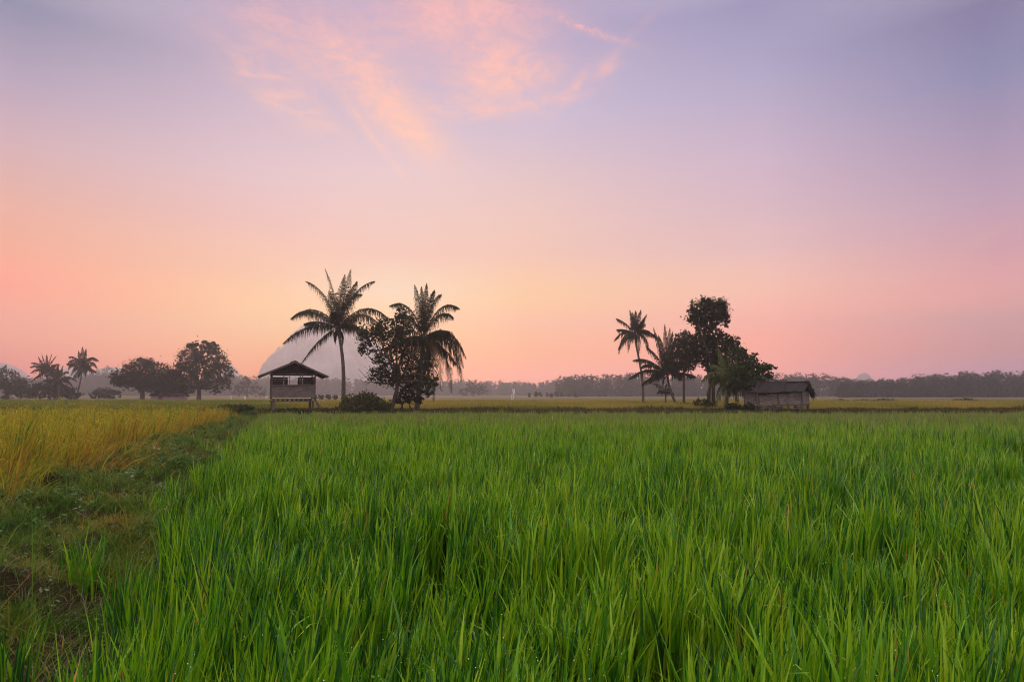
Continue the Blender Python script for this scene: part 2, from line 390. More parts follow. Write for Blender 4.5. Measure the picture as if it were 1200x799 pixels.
# --- low grass and weeds on the dyke
acc = Acc(); accs = Acc()
for (y0, y1, dens, w, segs, hs) in [(.8, 7, 3000, .007, 3, 1), (7, 16, 1300, .010, 3, 1), (16, 46, 420, .020, 2, 1.2)]:
    x, y, r = scatter(y0, y1, dens, lambda q: path_x(q) - 1.95, lambda q: path_x(q) + 2.15, int(y0) + 41)
    pat = vnoise(x, y, .9, 43) + .6 * vnoise(x, y, 2.5, 44)
    edge = np.abs(x - path_x(y)) / 1.6
    keep = (pat > -.75) | (r.uniform(0, 1, len(x)) < .2)
    soil = (vnoise(x, y, 1.3, 46) + .5 * vnoise(x, y, .5, 47) > .90 - 1.0 * smooth(6.0, 3.2, y)) & (x > path_x(y) - .9)   # bare mud near the paddy edge
    keep &= ~soil | (r.uniform(0, 1, len(x)) < .22)
    x, y, pat = x[keep], y[keep], pat[keep]; n = len(x)
    h = np.abs(r.normal(.075, .035, n)) * hs * (1 + .8 * np.clip(pat, 0, 1.2)) + .02
    tall = r.uniform(0, 1, n) < .03; h[tall] *= r.uniform(1.8, 3.2, tall.sum())
    P = np.stack([x, y, top_z(x, y) - .005], -1)
    V, Qd, pv = blades(P, h, w * r.uniform(.5, 1.3, n), r.uniform(0, 2 * PI, n), h * np.abs(r.normal(.9, .5, n)), np.abs(r.normal(.2, .15, n)), segs, r.normal(0, .6, n), .8)
    tint = np.clip(.35 + .25 * vnoise(x, y, 1.8, 45) + r.normal(0, .16, n), 0, 1)
    acc.add(V, Qd, np.repeat(tint, pv))
    # dead straw lies across it in patches
    x, y, r = scatter(y0, y1, dens * .15, lambda q: path_x(q) - 1.4, lambda q: path_x(q) + 2.1, int(y0) + 141)
    ok = (vnoise(x, y, 1.6, 48) + .5 * vnoise(x, y, .6, 49) > .25) | (vnoise(x, y, 1.3, 46) + .5 * vnoise(x, y, .5, 47) > .90 - 1.0 * smooth(6.0, 3.2, y))
    x, y = x[ok], y[ok]; n = len(x)
    P = np.stack([x, y, top_z(x, y) + .005], -1)
    h = r.uniform(.03, .16, n)
    V, Qd, pv = blades(P, h, w * .6 * r.uniform(.5, 1.1, n), r.uniform(0, 2 * PI, n), r.uniform(.08, .28, n), r.uniform(.2, .8, n), segs, r.normal(0, .6, n), .9)
    accs.add(V, Qd, np.repeat(np.clip(r.normal(.5, .25, n), 0, 1), pv))
tag(acc.build('dyke_grass', M['turf']), 'low green and brown grass growing on the dyke path', 'grass', kind='stuff')
tag(accs.build('dead_straw', M['straw']), 'pale dead straw lying in patches on the dyke path', 'straw', kind='stuff')

# broad-leaved weeds in mats on the dyke
x, y, r = scatter(1.0, 30, 420, lambda q: path_x(q) - 1.8, lambda q: path_x(q) + 1.75, 171)
ok = (vnoise(x, y, 1.4, 172) + .6 * vnoise(x, y, .5, 173) > .30) & (r.uniform(0, 1, len(x)) < np.clip(9 / y, 0, 1))
x, y = x[ok], y[ok]; n = len(x)
hh = np.abs(r.normal(.07, .05, n)) + .05 * np.clip(vnoise(x, y, 1.4, 172), 0, 1.5)
P = np.stack([x, y, top_z(x, y) + hh], -1); a_ = r.uniform(0, 2 * PI, n)
A_ = np.stack([np.cos(a_), np.sin(a_), r.normal(0, .35, n)], -1); B_ = np.stack([-np.sin(a_), np.cos(a_), r.normal(0, .3, n)], -1)
sz = (.035 * r.uniform(.5, 1.5, n) * np.clip(y / 7, .75, 1.5))[:, None]
V = np.stack([P - A_ * sz * .6, P + B_ * sz * .32, P + A_ * sz * .7, P - B_ * sz * .32], 1).reshape(-1, 3)
pale = (vnoise(x, y, 1.1, 174) + .4 * vnoise(x, y, .4, 175) > .9) & (x > path_x(y) - .6)
M['weed'] = leaf_mat('dyke_weed_leaf', [(0, (.020, .070, .012)), (.4, (.045, .120, .016)), (.7, (.11, .15, .03)), (.85, (.19, .22, .13)), (1, (.26, .28, .20))], .3, .5, .2)
tag(mesh_np('weeds', V, np.arange(n * 4).reshape(-1, 4), M['weed'], None, np.repeat(np.clip(np.where(pale, r.uniform(.75, 1, n), r.normal(.35, .17, n)), 0, 1), 4), False), 'mats of small broad-leaved weeds on the dyke path', 'weeds', kind='stuff')

# --- far dyke grass; its dark back row paints the shaded rice face
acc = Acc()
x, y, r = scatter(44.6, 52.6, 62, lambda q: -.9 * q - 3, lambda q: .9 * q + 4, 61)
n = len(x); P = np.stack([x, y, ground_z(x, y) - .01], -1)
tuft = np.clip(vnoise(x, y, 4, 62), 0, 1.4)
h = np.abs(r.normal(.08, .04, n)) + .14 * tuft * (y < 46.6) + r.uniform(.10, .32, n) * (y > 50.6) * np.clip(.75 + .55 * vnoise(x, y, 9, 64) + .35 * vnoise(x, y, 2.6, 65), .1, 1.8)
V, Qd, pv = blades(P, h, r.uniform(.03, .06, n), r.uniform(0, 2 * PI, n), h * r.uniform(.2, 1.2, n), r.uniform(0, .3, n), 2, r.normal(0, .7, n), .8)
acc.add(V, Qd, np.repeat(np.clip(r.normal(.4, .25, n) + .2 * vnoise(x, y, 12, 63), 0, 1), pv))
tag(acc.build('far_dyke_grass_shade', M['scrub_shade']), 'rough grass on the far dyke, coloured dark for the shaded rice face behind it', 'grass', kind='stuff')

# --- yellowing rice in the fields behind the far dyke
acc = Acc()
for (y0, y1, dens, w, hh) in [(53, 63, 16, .05, .47), (65, 110, 8, .075, .50)]:
    x, y, r = scatter(y0, y1, dens, lambda q: -.9 * q - 4, lambda q: .9 * q + 4, int(y0) + 5)
    ok = (x < .52 * y) | (vnoise(x, y, 9, 66) > .1); x, y = x[ok], y[ok]
    per = 3; x = np.repeat(x, per); y = np.repeat(y, per); n = len(x)
    x = x + r.normal(0, .15, n); y = y + r.normal(0, .15, n)
    P = np.stack([x, y, ground_z(x, y) - .01], -1)
    h = hh + r.normal(0, .07, n) + .07 * vnoise(x, y, 7, 68) + .05 * vnoise(x, y, 24, 69)
    V, Qd, pv = blades(P, h, w * r.uniform(.6, 1.3, n), r.uniform(0, 2 * PI, n), np.abs(r.normal(.1, .06, n)), np.abs(r.normal(.08, .08, n)), 2, r.normal(0, .7, n), .7)
    t = np.clip(.50 + .2 * vnoise(x, y, 18, 67) + r.normal(0, .15, n) - .35 * smooth(-.30, -.42, x / y), 0, 1)
    acc.add(V, Qd, np.repeat(t, pv))
tag(acc.build('yellow_rice', M['rice_far']), 'yellowing rice in the flat fields behind the far dyke', 'rice', kind='stuff')

# ------------------------------------------------------------------ trees
def leaves(blobs, leaf, clumps, per, seed, spread=.16, shell=.45, size_j=.5, flat=.0):
    """leaf-sized quads in many small clumps spread through ellipsoid blobs -> V, Q, tint"""
    r = np.random.default_rng(seed); C = []; S = []
    B = np.array(blobs, float); vol = (B[:, 3] * B[:, 4] * B[:, 5]) ** (2 / 3.); vol /= vol.sum()
    for b, f in zip(B, vol):
        m = max(2, int(round(clumps * f)))
        d = r.normal(size=(m, 3)); d /= np.linalg.norm(d, axis=1)[:, None]
        rad = np.where(r.uniform(0, 1, m) < shell, r.uniform(.8, 1.04, m), r.uniform(0, 1, m) ** (1 / 3.) * .95)
        C.append(b[:3] + d * rad[:, None] * b[3:6]); S.append(np.full(m, min(b[3], b[5]) * spread))
    C = np.concatenate(C); S = np.concatenate(S); ct = r.normal(0, .13, len(C))
    cs = S * r.uniform(.6, 1.5, len(C))
    P = np.repeat(C, per, 0) + r.normal(size=(len(C) * per, 3)) * np.repeat(cs, per)[:, None] * [1, 1, .75]
    n = len(P)
    a = r.normal(size=(n, 3)); a[:, 2] *= (1 - flat); a[:, 2] -= .25; a /= np.linalg.norm(a, axis=1)[:, None]
    b = np.cross(a, r.normal(size=(n, 3))); b /= np.linalg.norm(b, axis=1)[:, None] + 1e-9
    s = leaf * (1 + size_j * r.normal(size=n)); s = np.clip(s, leaf * .4, leaf * 2)[:, None]
    V = np.stack([P - a * s * .5, P + b * s * .27 + a * s * .02, P + a * s * .55, P - b * s * .27 + a * s * .02], 1).reshape(-1, 3)
    Qd = np.arange(n * 4).reshape(-1, 4)
    t = np.clip(.45 + np.repeat(ct, per) + r.normal(0, .14, n), 0, 1)
    return V, Qd, np.repeat(t, 4), C

def px_blobs(spec, Y, squash=.85):
    out = []; s = Y / F
    for b in spec:
        u, v, ru, rv = b[:4]; dy = b[4] if len(b) > 4 else 0
        c = at(u, v, Y + dy); out.append([c[0], c[1], c[2], ru * s, ru * s * squash, rv * s])
    return out

def limb(mb, a, b, ra, rb, seed, n=7, bend=.12, sides=7):
    r = np.random.default_rng(seed); a = np.array(a, float); b = np.array(b, float)
    L = np.linalg.norm(b - a); t = np.linspace(0, 1, n)
    off = r.normal(size=3) * L * bend; off2 = r.normal(size=3) * L * bend * .4
    P = a + (b - a) * t[:, None] + off * (np.sin(t * PI))[:, None] + off2 * np.sin(t * 2 * PI)[:, None]
    mb.tube(P, ra + (rb - ra) * t ** .8, sides)

def broad_tree(name, label, u, vb, Y, spec, mat, leaf, clumps, per, seed, trunk_r=.2, fork_v=None, cat='tree', group=None, spread=.16,
               lean=0, stems=1, shell=.45, extra=8, bare=None):
    base = at(u, vb, Y); base[2] = float(ground_z(base[0], base[1])) - .05
    t = empty(name, base, label, cat, group)
    B = px_blobs(spec, Y)
    V, Qd, ti, C = leaves(B, leaf, clumps, per, seed, spread, shell)
    mb = MB(); r = np.random.default_rng(seed + 5)
    if fork_v is None: fork_v = vb - (vb - min(s[1] for s in spec)) * .35
    for k in range(stems):
        b0 = base + np.array([(k - (stems - 1) / 2) * .45, (k % 2) * .3, 0])
        fk = at(u + lean + (k - (stems - 1) / 2) * 4, fork_v, Y)
        flare = np.array([trunk_r * 1.5, trunk_r * 1.1, trunk_r, trunk_r * .9, trunk_r * .8])
        tt = np.array([0, .1, .35, .7, 1])
        P = b0 + (fk - b0) * tt[:, None] + np.array([1, .4, 0]) * (np.sin(tt * PI) * r.normal(0, .12))[:, None]
        mb.tube(P, flare, 9)
        mine = B[k::stems]
        for j, bb in enumerate(mine):
            limb(mb, fk, np.array(bb[:3]) + [0, 0, bb[5] * .2], trunk_r * .6, trunk_r * .16, seed + 31 * j + k)
    for j in r.choice(len(C), min(len(C), extra * len(B)), replace=False):     # twigs out to the leaf clumps
        bi = int(np.argmin([np.linalg.norm((C[j] - b[:3]) / b[3:6]) for b in np.array(B)]))
        limb(mb, np.array(B[bi][:3]), C[j], trunk_r * .22, trunk_r * .06, seed + int(j), 5, .1, 5)
    if bare:
        for (u0, v0, u1, v1) in bare:
            a = at(u0, v0, Y); b = at(u1, v1, Y)
            limb(mb, a, b, .05, .015, int(u1), 6, .1, 5)
            for q in range(4):
                p = a + (b - a) * r.uniform(.4, .9); limb(mb, p, p + (b - a) * .3 + r.normal(0, .35, 3), .02, .008, int(v1) + q, 4, .1, 4)
    mb.build('trunk', M['bark2'], t, True)
    mesh_np('crown', V, Qd, mat, t, ti, False)
    return t

# --- palms
def frond_mesh(P0, P1, P2, L_leaf, n, seed, droop=.6, roll=0., wide=.045, rach=.035):
    """one feather-shaped frond along a quadratic curve"""
    r = np.random.default_rng(seed)
    t = np.linspace(.10, 1, n)[:, None]
    P = (1 - t) ** 2 * P0 + 2 * t * (1 - t) * P1 + t ** 2 * P2
    T = 2 * (1 - t) * (P1 - P0) + 2 * t * (P2 - P1); T /= np.linalg.norm(T, axis=1)[:, None] + 1e-9
    up = np.array([0, 0, 1.]); view = P0 - np.array([0, 0, CAMZ]); view = view / np.linalg.norm(view)
    S = np.cross(T, up) ; ln = np.linalg.norm(S, axis=1)[:, None]
    alt = np.cross(T, view); alt /= np.linalg.norm(alt, axis=1)[:, None] + 1e-9
    S = np.where(ln > .25, S / (ln + 1e-9), alt)
    Nn = np.cross(S, T)
    if roll:
        dep = np.cross(T, alt); S = alt * math.sin(roll) + dep * math.cos(roll)
    Nn = np.cross(S, T)
    tt = t[:, 0]
    prof = np.interp(tt, [0, .15, .4, .75, .93, 1], [.5, .9, 1, .72, .34, .12]) * L_leaf
    V = []; Ts = []
    tip = np.interp(tt, [0, .5, 1], [.5, .9, 2.2])[:, None]
    for sgn in (-1, 1):
        ll = (prof * r.uniform(.68, 1.18, n))[:, None]
        d = S * sgn + T * tip * .75 + Nn * .10 + r.normal(0, .22, (n, 3)); d /= np.linalg.norm(d, axis=1)[:, None]
        dr = droop * r.uniform(.7, 1.3, (n, 1))
        a = P; m = P + d * ll * .5 - up * ll * .5 * dr * .3; e = P + d * ll * (1 - .25 * dr) - up * ll * dr * .75
        wv = T * (wide * .5) + Nn * (wide * .12)
        V.append(np.stack([a - wv * .6, a + wv * .6, m - wv, m + wv, e - wv * .12, e + wv * .12], 1))
    V = np.concatenate(V); nn = len(V); V = V.reshape(-1, 3)
    b = (np.arange(nn) * 6)[:, None]
    Qd = np.concatenate([b + [0, 1, 3, 2], b + [2, 3, 5, 4]])
    ti = np.repeat(np.clip(r.normal(.45, .17) + r.normal(0, .12, nn), 0, 1), 6)
    mb = MB(); q = np.linspace(0, 1, 10)[:, None]
    R = (1 - q) ** 2 * P0 + 2 * q * (1 - q) * P1 + q ** 2 * P2
    mb.tube(R, rach * (1.25 - q[:, 0] * 1.1), 5)
    rv = np.concatenate(mb.v); off = len(V)
    return (np.concatenate([V, rv]), np.concatenate([Qd, mb.q[0] + off]), np.concatenate([ti, np.full(len(rv), .8)]), mb.t[0] + off)

def dir_frond(P0, az, el, L, sag):
    d = np.array([math.cos(az) * math.cos(el), math.sin(az) * math.cos(el), math.sin(el)])
    return P0, P0 + d * L * .55, P0 + d * L * .96 - np.array([0, 0, sag * L])

def palm(name, label, base_uv, top_uv, Y, spec, seed, n_rand=8, L=4.2, leaflet=.75, trunk_r=.16, bow=.0, n_leaf=112, group=None, dead=3,
         split=True, wide=.048, droop=1.2, pmat='palm', el_top=75, el_low=-25, sag=.45, toptilt=0, cat='palm'):
    r = np.random.default_rng(seed); s = Y / F
    base = at(*base_uv, Y); base[2] = float(ground_z(base[0], base[1])) - .05
    top = at(*top_uv, Y)
    t = empty(name, base, label, cat, group)
    mb = MB(); q = np.linspace(0, 1, 26); H = np.linalg.norm(top - base)
    P = base + (top - base) * q[:, None]; P[:, 0] += bow * np.sin(q * PI) + .012 * H * np.sin(q * 5 + seed)
    R = trunk_r * (1.0 - .42 * q) * (1 + .06 * np.cos(q * 26 * PI)); R[0] *= 1.7; R[1] *= 1.25
    R[-2:] *= 1.25
    mb.tube(P, R, 10)
    for k in range(9):                                     # old leaf bases sheathing the top of the trunk
        a = k * 2.4; p = P[-1] - np.array([0, 0, .12 * (k % 4)])
        mb.tube([p, p + np.array([math.cos(a) * trunk_r, math.sin(a) * trunk_r, .25]) * 1.3, p + np.array([math.cos(a) * trunk_r * 1.6, math.sin(a) * trunk_r * 1.6, .6])], [trunk_r * .55, trunk_r * .4, trunk_r * .12], 6)
    mb.build('trunk', M['bark'], t, True)
    P0 = P[-1] + np.array([0, 0, .1]); fr = []
    for f in (spec or []):
        tu, tv, cu, cv = f[:4]; dp = f[4] if len(f) > 4 else 0; roll = f[5] if len(f) > 5 else 0; lk = f[6] if len(f) > 6 else 1
        P2 = at(tu, tv, Y + dp); P1 = at(cu, cv, Y + dp * .45)
        p0 = P0 + (P1 - P0) * .03
        fr.append((p0, P1, P2, leaflet * lk, roll))
    for i in range(n_rand):
        fq = (i + .5) / n_rand
        el = math.radians(el_top + (el_low - el_top) * fq + r.normal(0, 6)); az = i * 2.39996 + seed
        a, b, c = dir_frond(P0, az, el, L * r.uniform(.85, 1.08) * (.75 + .25 * min(1, fq * 3)), sag * (.35 + .65 * fq))
        fr.append((a, b, c, leaflet, 0))
    for i in range(dead):                                  # dry fronds hanging along the trunk
        az = r.uniform(0, 2 * PI); d = np.array([math.cos(az), math.sin(az), 0]); l = L * r.uniform(.22, .36)
        fr.append((P0 - [0, 0, .2], P0 + d * l * .6 - [0, 0, .1], P0 + d * l * .45 - np.array([0, 0, l * 1.5]), leaflet * .28, 0))
    res = [frond_mesh(np.array(a), np.array(b), np.array(c), ll, n_leaf, seed * 50 + i, droop, ro, wide) for i, (a, b, c, ll, ro) in enumerate(fr)]
    if split:
        for V, Qd, ti, T in res: mesh_np('frond', V, Qd, M[pmat], t, ti, False, T)
    else:
        o = 0; VV = []; QQ = []; TT = []; TI = []
        for V, Qd, ti, T in res: VV.append(V); QQ.append(Qd + o); TT.append(T + o); TI.append(ti); o += len(V)
        mesh_np('crown', np.concatenate(VV), np.concatenate(QQ), M['palm'], t, np.concatenate(TI), False, np.concatenate(TT))
    return t

# tall palm beside the hut
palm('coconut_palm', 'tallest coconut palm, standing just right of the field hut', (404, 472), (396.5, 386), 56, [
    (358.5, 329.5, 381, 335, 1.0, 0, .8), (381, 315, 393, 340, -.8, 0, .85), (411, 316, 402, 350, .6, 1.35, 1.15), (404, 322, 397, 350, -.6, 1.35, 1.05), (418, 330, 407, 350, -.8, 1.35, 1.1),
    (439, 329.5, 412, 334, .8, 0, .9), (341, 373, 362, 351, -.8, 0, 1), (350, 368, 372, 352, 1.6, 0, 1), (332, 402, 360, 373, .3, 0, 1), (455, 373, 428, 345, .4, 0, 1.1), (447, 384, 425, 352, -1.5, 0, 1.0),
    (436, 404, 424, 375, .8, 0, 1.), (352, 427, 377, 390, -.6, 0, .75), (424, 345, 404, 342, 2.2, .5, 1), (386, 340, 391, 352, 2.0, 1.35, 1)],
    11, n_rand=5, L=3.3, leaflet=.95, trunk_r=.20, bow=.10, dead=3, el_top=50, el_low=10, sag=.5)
# second palm, mixed with the leafy tree
palm('coconut_palm', 'bushy coconut palm with low hanging fronds, right of the leafy tree', (489, 480), (497, 398), 50.5, [
    (486, 334, 494, 360, .6, 1.35, .8), (500, 332, 498, 360, -.6, 1.35, .8), (494, 336, 496, 360, .2, 1.35, .75), (517, 345, 504, 350, .5, .6, .8), (509, 340, 501, 355, -.8, 1.35, .8), (538, 361, 514, 345, .6, 0, .9), (531, 372, 515, 355, -1.5, 0, .9),
    (457, 358, 482, 345, .5, 0, .9), (463, 372, 480, 358, -1.5, 0, .9), (546, 419, 528, 370, .4, 0, 1.15), (541, 446, 535, 385, -.6, 0, 1.15), (543, 430, 530, 374, 1.6, 0, 1.1), (529, 460, 527, 395, .6, 0, 1), (516, 452, 519, 390, -1.6, 0, 1.1),
    (463, 443, 476, 385, -.6, 0, 1.1), (475, 452, 482, 392, .8, 0, 1.1), (487, 462, 489, 395, -1.4, 0, 1.1), (500, 466, 503, 395, -1.8, 0, 1.1), (508, 470, 510, 402, .8, 0, 1.1), (452, 415, 473, 370, 1.2, 0, 1.1), (495, 455, 492, 400, -2.2, 0, 1.1)],
    12, n_rand=4, L=3.4, leaflet=.95, trunk_r=.21, bow=-.1, dead=2, el_top=30, el_low=-10, sag=.6)
# right hand group
palm('coconut_palm', 'slim straight coconut palm standing apart at the left of the right group', (753, 474), (744, 391), 79, [
    (722, 373, 733, 376, .5), (738, 363.5, 742, 376, -.5), (751, 363, 747, 376, .5, 1.35), (745, 364, 745, 376, -.3, 1.35), (758, 368, 751, 377, .2), (719.5, 399, 730, 383, .4), (725, 415, 728, 388, -.6), (768, 395, 757, 382, .6),
    (775, 399, 760, 384, -.7), (760, 415, 759, 388, .5), (748, 417, 750, 392, -1), (736, 413, 737, 388, 1.2), (741, 366, 744, 376, 1.2, 1.35), (755, 374, 750, 380, -1.6)],
    13, n_rand=5, L=2.9, leaflet=.75, trunk_r=.17, bow=.25, dead=2, n_leaf=64, wide=.075, el_top=40, el_low=-20)
palm('coconut_palm', 'leaning palm with upswept fronds, second trunk of the right group', (793, 475), (782, 440), 72, [
    (779, 380, 781, 410, .4, 1.35), (766, 384, 774, 408, -.4, .5), (788, 389, 784, 412, -.4, 1.35), (772, 393, 778, 412, .8, 1.35), (792, 392, 789, 412, .6, .6), (742, 422, 760, 415, -.5), (737, 444, 757, 425, .5), (762, 448, 766, 430, -.8),
    (751, 430, 764, 420, 1.2), (757, 405, 770, 415, -.8), (796, 404, 792, 415, -1.2), (803, 425, 795, 425, 1), (798, 445, 795, 428, -.8), (785, 384, 783, 410, 1.5, 1.35)],
    14, n_rand=4, L=3.6, leaflet=.85, trunk_r=.17, bow=-.12, dead=2, n_leaf=80, wide=.085, el_top=50, el_low=0)
palm('young_palm', 'small young palm between two palm trunks of the right group', (780.5, 475), (780, 462), 74, [
    (765, 450, 775, 447), (769, 452, 774, 452, .6), (781, 450, 780, 452, .3), (786, 456, 784, 452, -.5), (770, 461, 774, 455, -.6), (790, 462, 786, 455)], 15, n_rand=2, L=1.5, leaflet=.5, trunk_r=.12, dead=0, n_leaf=26, el_top=60, el_low=10)
palm('young_palm', 'dense low green palm in front of the big tree trunk', (851, 481), (853, 452), 52, [
    (823, 446, 836, 424, -.5), (828, 462, 838, 430, .8), (842, 408, 849, 428, .4, 1.35), (855, 404, 853, 428, -.5, 1.35), (868, 412, 859, 425, .8, .6), (882, 428, 866, 424, -.4), (887, 448, 869, 430, .5), (833, 428, 844, 424, 1.4), (876, 462, 866, 436, -1),
    (838, 476, 845, 445, -1), (866, 476, 860, 446, .6), (848, 480, 852, 450, -1.6), (875, 415, 862, 422, -1.2)], 16, n_rand=5, L=2.4, leaflet=.7, trunk_r=.17, dead=1, n_leaf=46, el_top=60, el_low=0, wide=.08, pmat='palm_green')

# leafy tree in front of the second palm
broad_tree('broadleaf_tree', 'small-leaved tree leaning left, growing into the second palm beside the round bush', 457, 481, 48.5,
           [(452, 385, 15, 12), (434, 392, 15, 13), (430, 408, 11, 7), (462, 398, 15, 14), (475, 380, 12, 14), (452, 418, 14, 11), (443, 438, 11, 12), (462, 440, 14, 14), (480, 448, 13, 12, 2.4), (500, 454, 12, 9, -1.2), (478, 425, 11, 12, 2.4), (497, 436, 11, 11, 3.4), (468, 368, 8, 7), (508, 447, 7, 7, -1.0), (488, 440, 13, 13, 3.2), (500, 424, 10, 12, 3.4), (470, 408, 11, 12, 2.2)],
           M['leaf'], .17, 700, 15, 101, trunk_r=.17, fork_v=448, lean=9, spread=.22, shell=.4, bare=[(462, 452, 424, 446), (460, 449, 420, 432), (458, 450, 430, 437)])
broad_tree('bush', 'round dark bush on the far dyke between hut and leafy tree', 425, 487, 45.6,
           [(425, 478, 26, 13), (415, 473, 14, 10), (432, 469, 12, 9), (440, 477, 17, 11), (405, 481, 11, 7), (450, 482, 10, 6)], M['bush'], .15, 560, 14, 102, trunk_r=.04, fork_v=481, cat='bush', spread=.22, shell=.75, stems=3)
broad_tree('shrub', 'thin-stemmed shrub at the foot of the leafy tree and second palm', 474, 482, 48.9,
           [(470, 468, 9, 5), (482, 467, 9, 6), (476, 461, 10, 6), (490, 468, 6, 5)], M['leaf'], .16, 120, 12, 103, trunk_r=.045, fork_v=470, cat='shrub', stems=4)

# big two-tier tree and its neighbours
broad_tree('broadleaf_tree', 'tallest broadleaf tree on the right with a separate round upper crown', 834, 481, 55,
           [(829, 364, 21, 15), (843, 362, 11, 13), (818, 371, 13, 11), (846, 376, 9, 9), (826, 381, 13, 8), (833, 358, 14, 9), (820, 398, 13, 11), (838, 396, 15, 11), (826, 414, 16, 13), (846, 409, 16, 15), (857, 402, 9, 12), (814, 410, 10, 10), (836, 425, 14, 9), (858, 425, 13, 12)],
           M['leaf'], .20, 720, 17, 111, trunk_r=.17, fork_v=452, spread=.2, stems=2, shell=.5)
broad_tree('slender_tree', 'slender tree with straight bare trunk and narrow crown left of the big tree', 801.5, 475.5, 70,
           [(799, 396, 9, 8), (796, 406, 10, 10), (804, 412, 12, 12), (794, 421, 9, 10), (803, 428, 11, 8), (812, 420, 8, 12), (792, 432, 6, 6)],
           M['leaf'], .22, 320, 15, 112, trunk_r=.14, fork_v=428, spread=.2)
broad_tree('broadleaf_tree', 'spreading green tree beside the left end of the plank shed', 878, 480, 51,
           [(867, 414, 8, 7), (878, 424, 10, 6), (892, 430, 9, 5), (903, 431, 5, 3), (871, 434, 12, 9), (889, 441, 9, 7), (880, 450, 11, 7), (865, 447, 8, 9), (899, 439, 5, 4), (884, 417, 4, 3), (893, 451, 6, 4)],
           M['leaf_green'], .19, 330, 15, 113, trunk_r=.12, fork_v=462, spread=.3)
broad_tree('bush', 'brownish low bush below the big tree', 826, 478, 55, [(822, 472, 9, 5), (831, 473, 8, 5)], M['bush'], .15, 90, 12, 114, trunk_r=.04, fork_v=475, cat='bush', stems=2)
broad_tree('bush', 'small dark bush right of the young palm base', 859, 482, 50, [(859, 477, 8, 5), (864, 478, 5, 4)], M['leaf'], .14, 80, 12, 115, trunk_r=.04, fork_v=480, cat='bush', stems=2)
broad_tree('bush', 'small dark bush under the left end of the plank shed', 878, 482, 49, [(877, 476, 5, 4), (883, 477, 5, 4)], M['leaf'], .13, 70, 12, 116, trunk_r=.04, fork_v=480, cat='bush', stems=2)
broad_tree('bush', 'weed heap at the foot of the slender tree', 806, 477, 68, [(800, 474, 9, 2.2), (811, 474.5, 6, 2)], M['bush'], .16, 60, 12, 117, trunk_r=.03, fork_v=475.5, cat='bush', stems=2)
broad_tree('bush', 'weed heap at the foot of the slim straight palm', 752, 475.5, 77, [(748, 473.5, 7, 1.8), (757, 473.6, 5, 1.5)], M['bush'], .16, 40, 12, 118, trunk_r=.03, fork_v=474.5, cat='bush', stems=2)

# left group, about 150 m away
broad_tree('dome_tree', 'dark dome-crowned tree with short trunk, left of the pair by the low building', 167, 468.5, 150,
           [(165, 433, 20, 12), (150, 442, 17, 11), (182, 438, 18, 14), (160, 446, 20, 10), (140, 446, 10, 7), (196, 448, 12, 11), (176, 451, 20, 8), (167, 426, 13, 6)],
           M['leaf'], .42, 620, 16, 121, trunk_r=.50, fork_v=456, spread=.18, shell=.6, extra=4)
broad_tree('dome_tree', 'low rounded tree crowning the low building, right of the darker dome tree', 204, 468.5, 158,
           [(196, 447, 17, 13), (208, 452, 14, 12), (186, 452, 14, 9), (212, 458, 9, 8), (198, 458, 15, 6)], M['leaf'], .42, 380, 16, 122, trunk_r=.35, fork_v=460, spread=.18, shell=.6, extra=4)
broad_tree('broadleaf_tree', 'largest tree of the left group, loose round crown with sky gaps', 233, 468.5, 150,
           [(237, 411, 20, 10), (222, 420, 15, 12), (254, 421, 14, 12), (238, 430, 20, 12), (216, 435, 15, 10), (258, 438, 16, 11), (232, 447, 22, 9), (262, 449, 9, 8), (212, 445, 10, 7), (245, 404, 9, 5), (228, 406, 8, 5), (207, 432, 7, 6), (253, 456, 8, 5), (222, 456, 10, 5)],
           M['leaf'], .45, 640, 15, 123, trunk_r=.5, fork_v=455, spread=.2, shell=.5, extra=4)
palm('coconut_palm', 'far tall coconut palm with full round head, right of the pair at the left edge', (89, 467), (97, 432), 160, [
    (97, 406.5, 97, 418, .5, 1, 1.2), (101, 409, 99, 420, -.5, 1, 1.2), (92, 411, 95, 420, .5, .8, 1.1), (81, 418, 90, 415, .3), (116, 423, 106, 413, .3), (80, 433, 85, 418, -.3), (114, 432, 108, 417, -.6), (84, 440, 88, 424, .4), (108, 438, 106, 424, .4), (92, 443, 92, 428, -.4), (100, 442, 101, 428, .6), (80, 425, 87, 416, .9), (112, 420, 104, 414, -1)],
    131, n_rand=6, L=3.9, leaflet=1.1, trunk_r=.22, dead=0, n_leaf=30, split=False, wide=.24, el_top=60, el_low=-30, group='far palms at the left edge')
palm('coconut_palm', 'far coconut palm with spiky head, left of the pair at the left edge', (57, 467), (55, 436), 162, [
    (55, 415, 55, 426, 0, 1, 1), (49, 414.5, 53, 425, .3, .5, .7), (61, 414, 57, 425, -.3, .5, .7), (66, 417, 60, 422, .5, .3, .8), (45, 418, 50, 426, .3), (37, 425, 46, 423, .3), (35, 430, 45, 425, -.5), (36, 437, 45, 428, .5), (70, 427, 62, 424, -.4), (73, 436, 64, 428, .4), (44, 444, 49, 432, .6), (64, 445, 62, 432, -.6)],
    132, n_rand=6, L=3.7, leaflet=1.0, trunk_r=.22, dead=0, n_leaf=30, split=False, wide=.21, el_top=50, el_low=-30, group='far palms at the left edge')
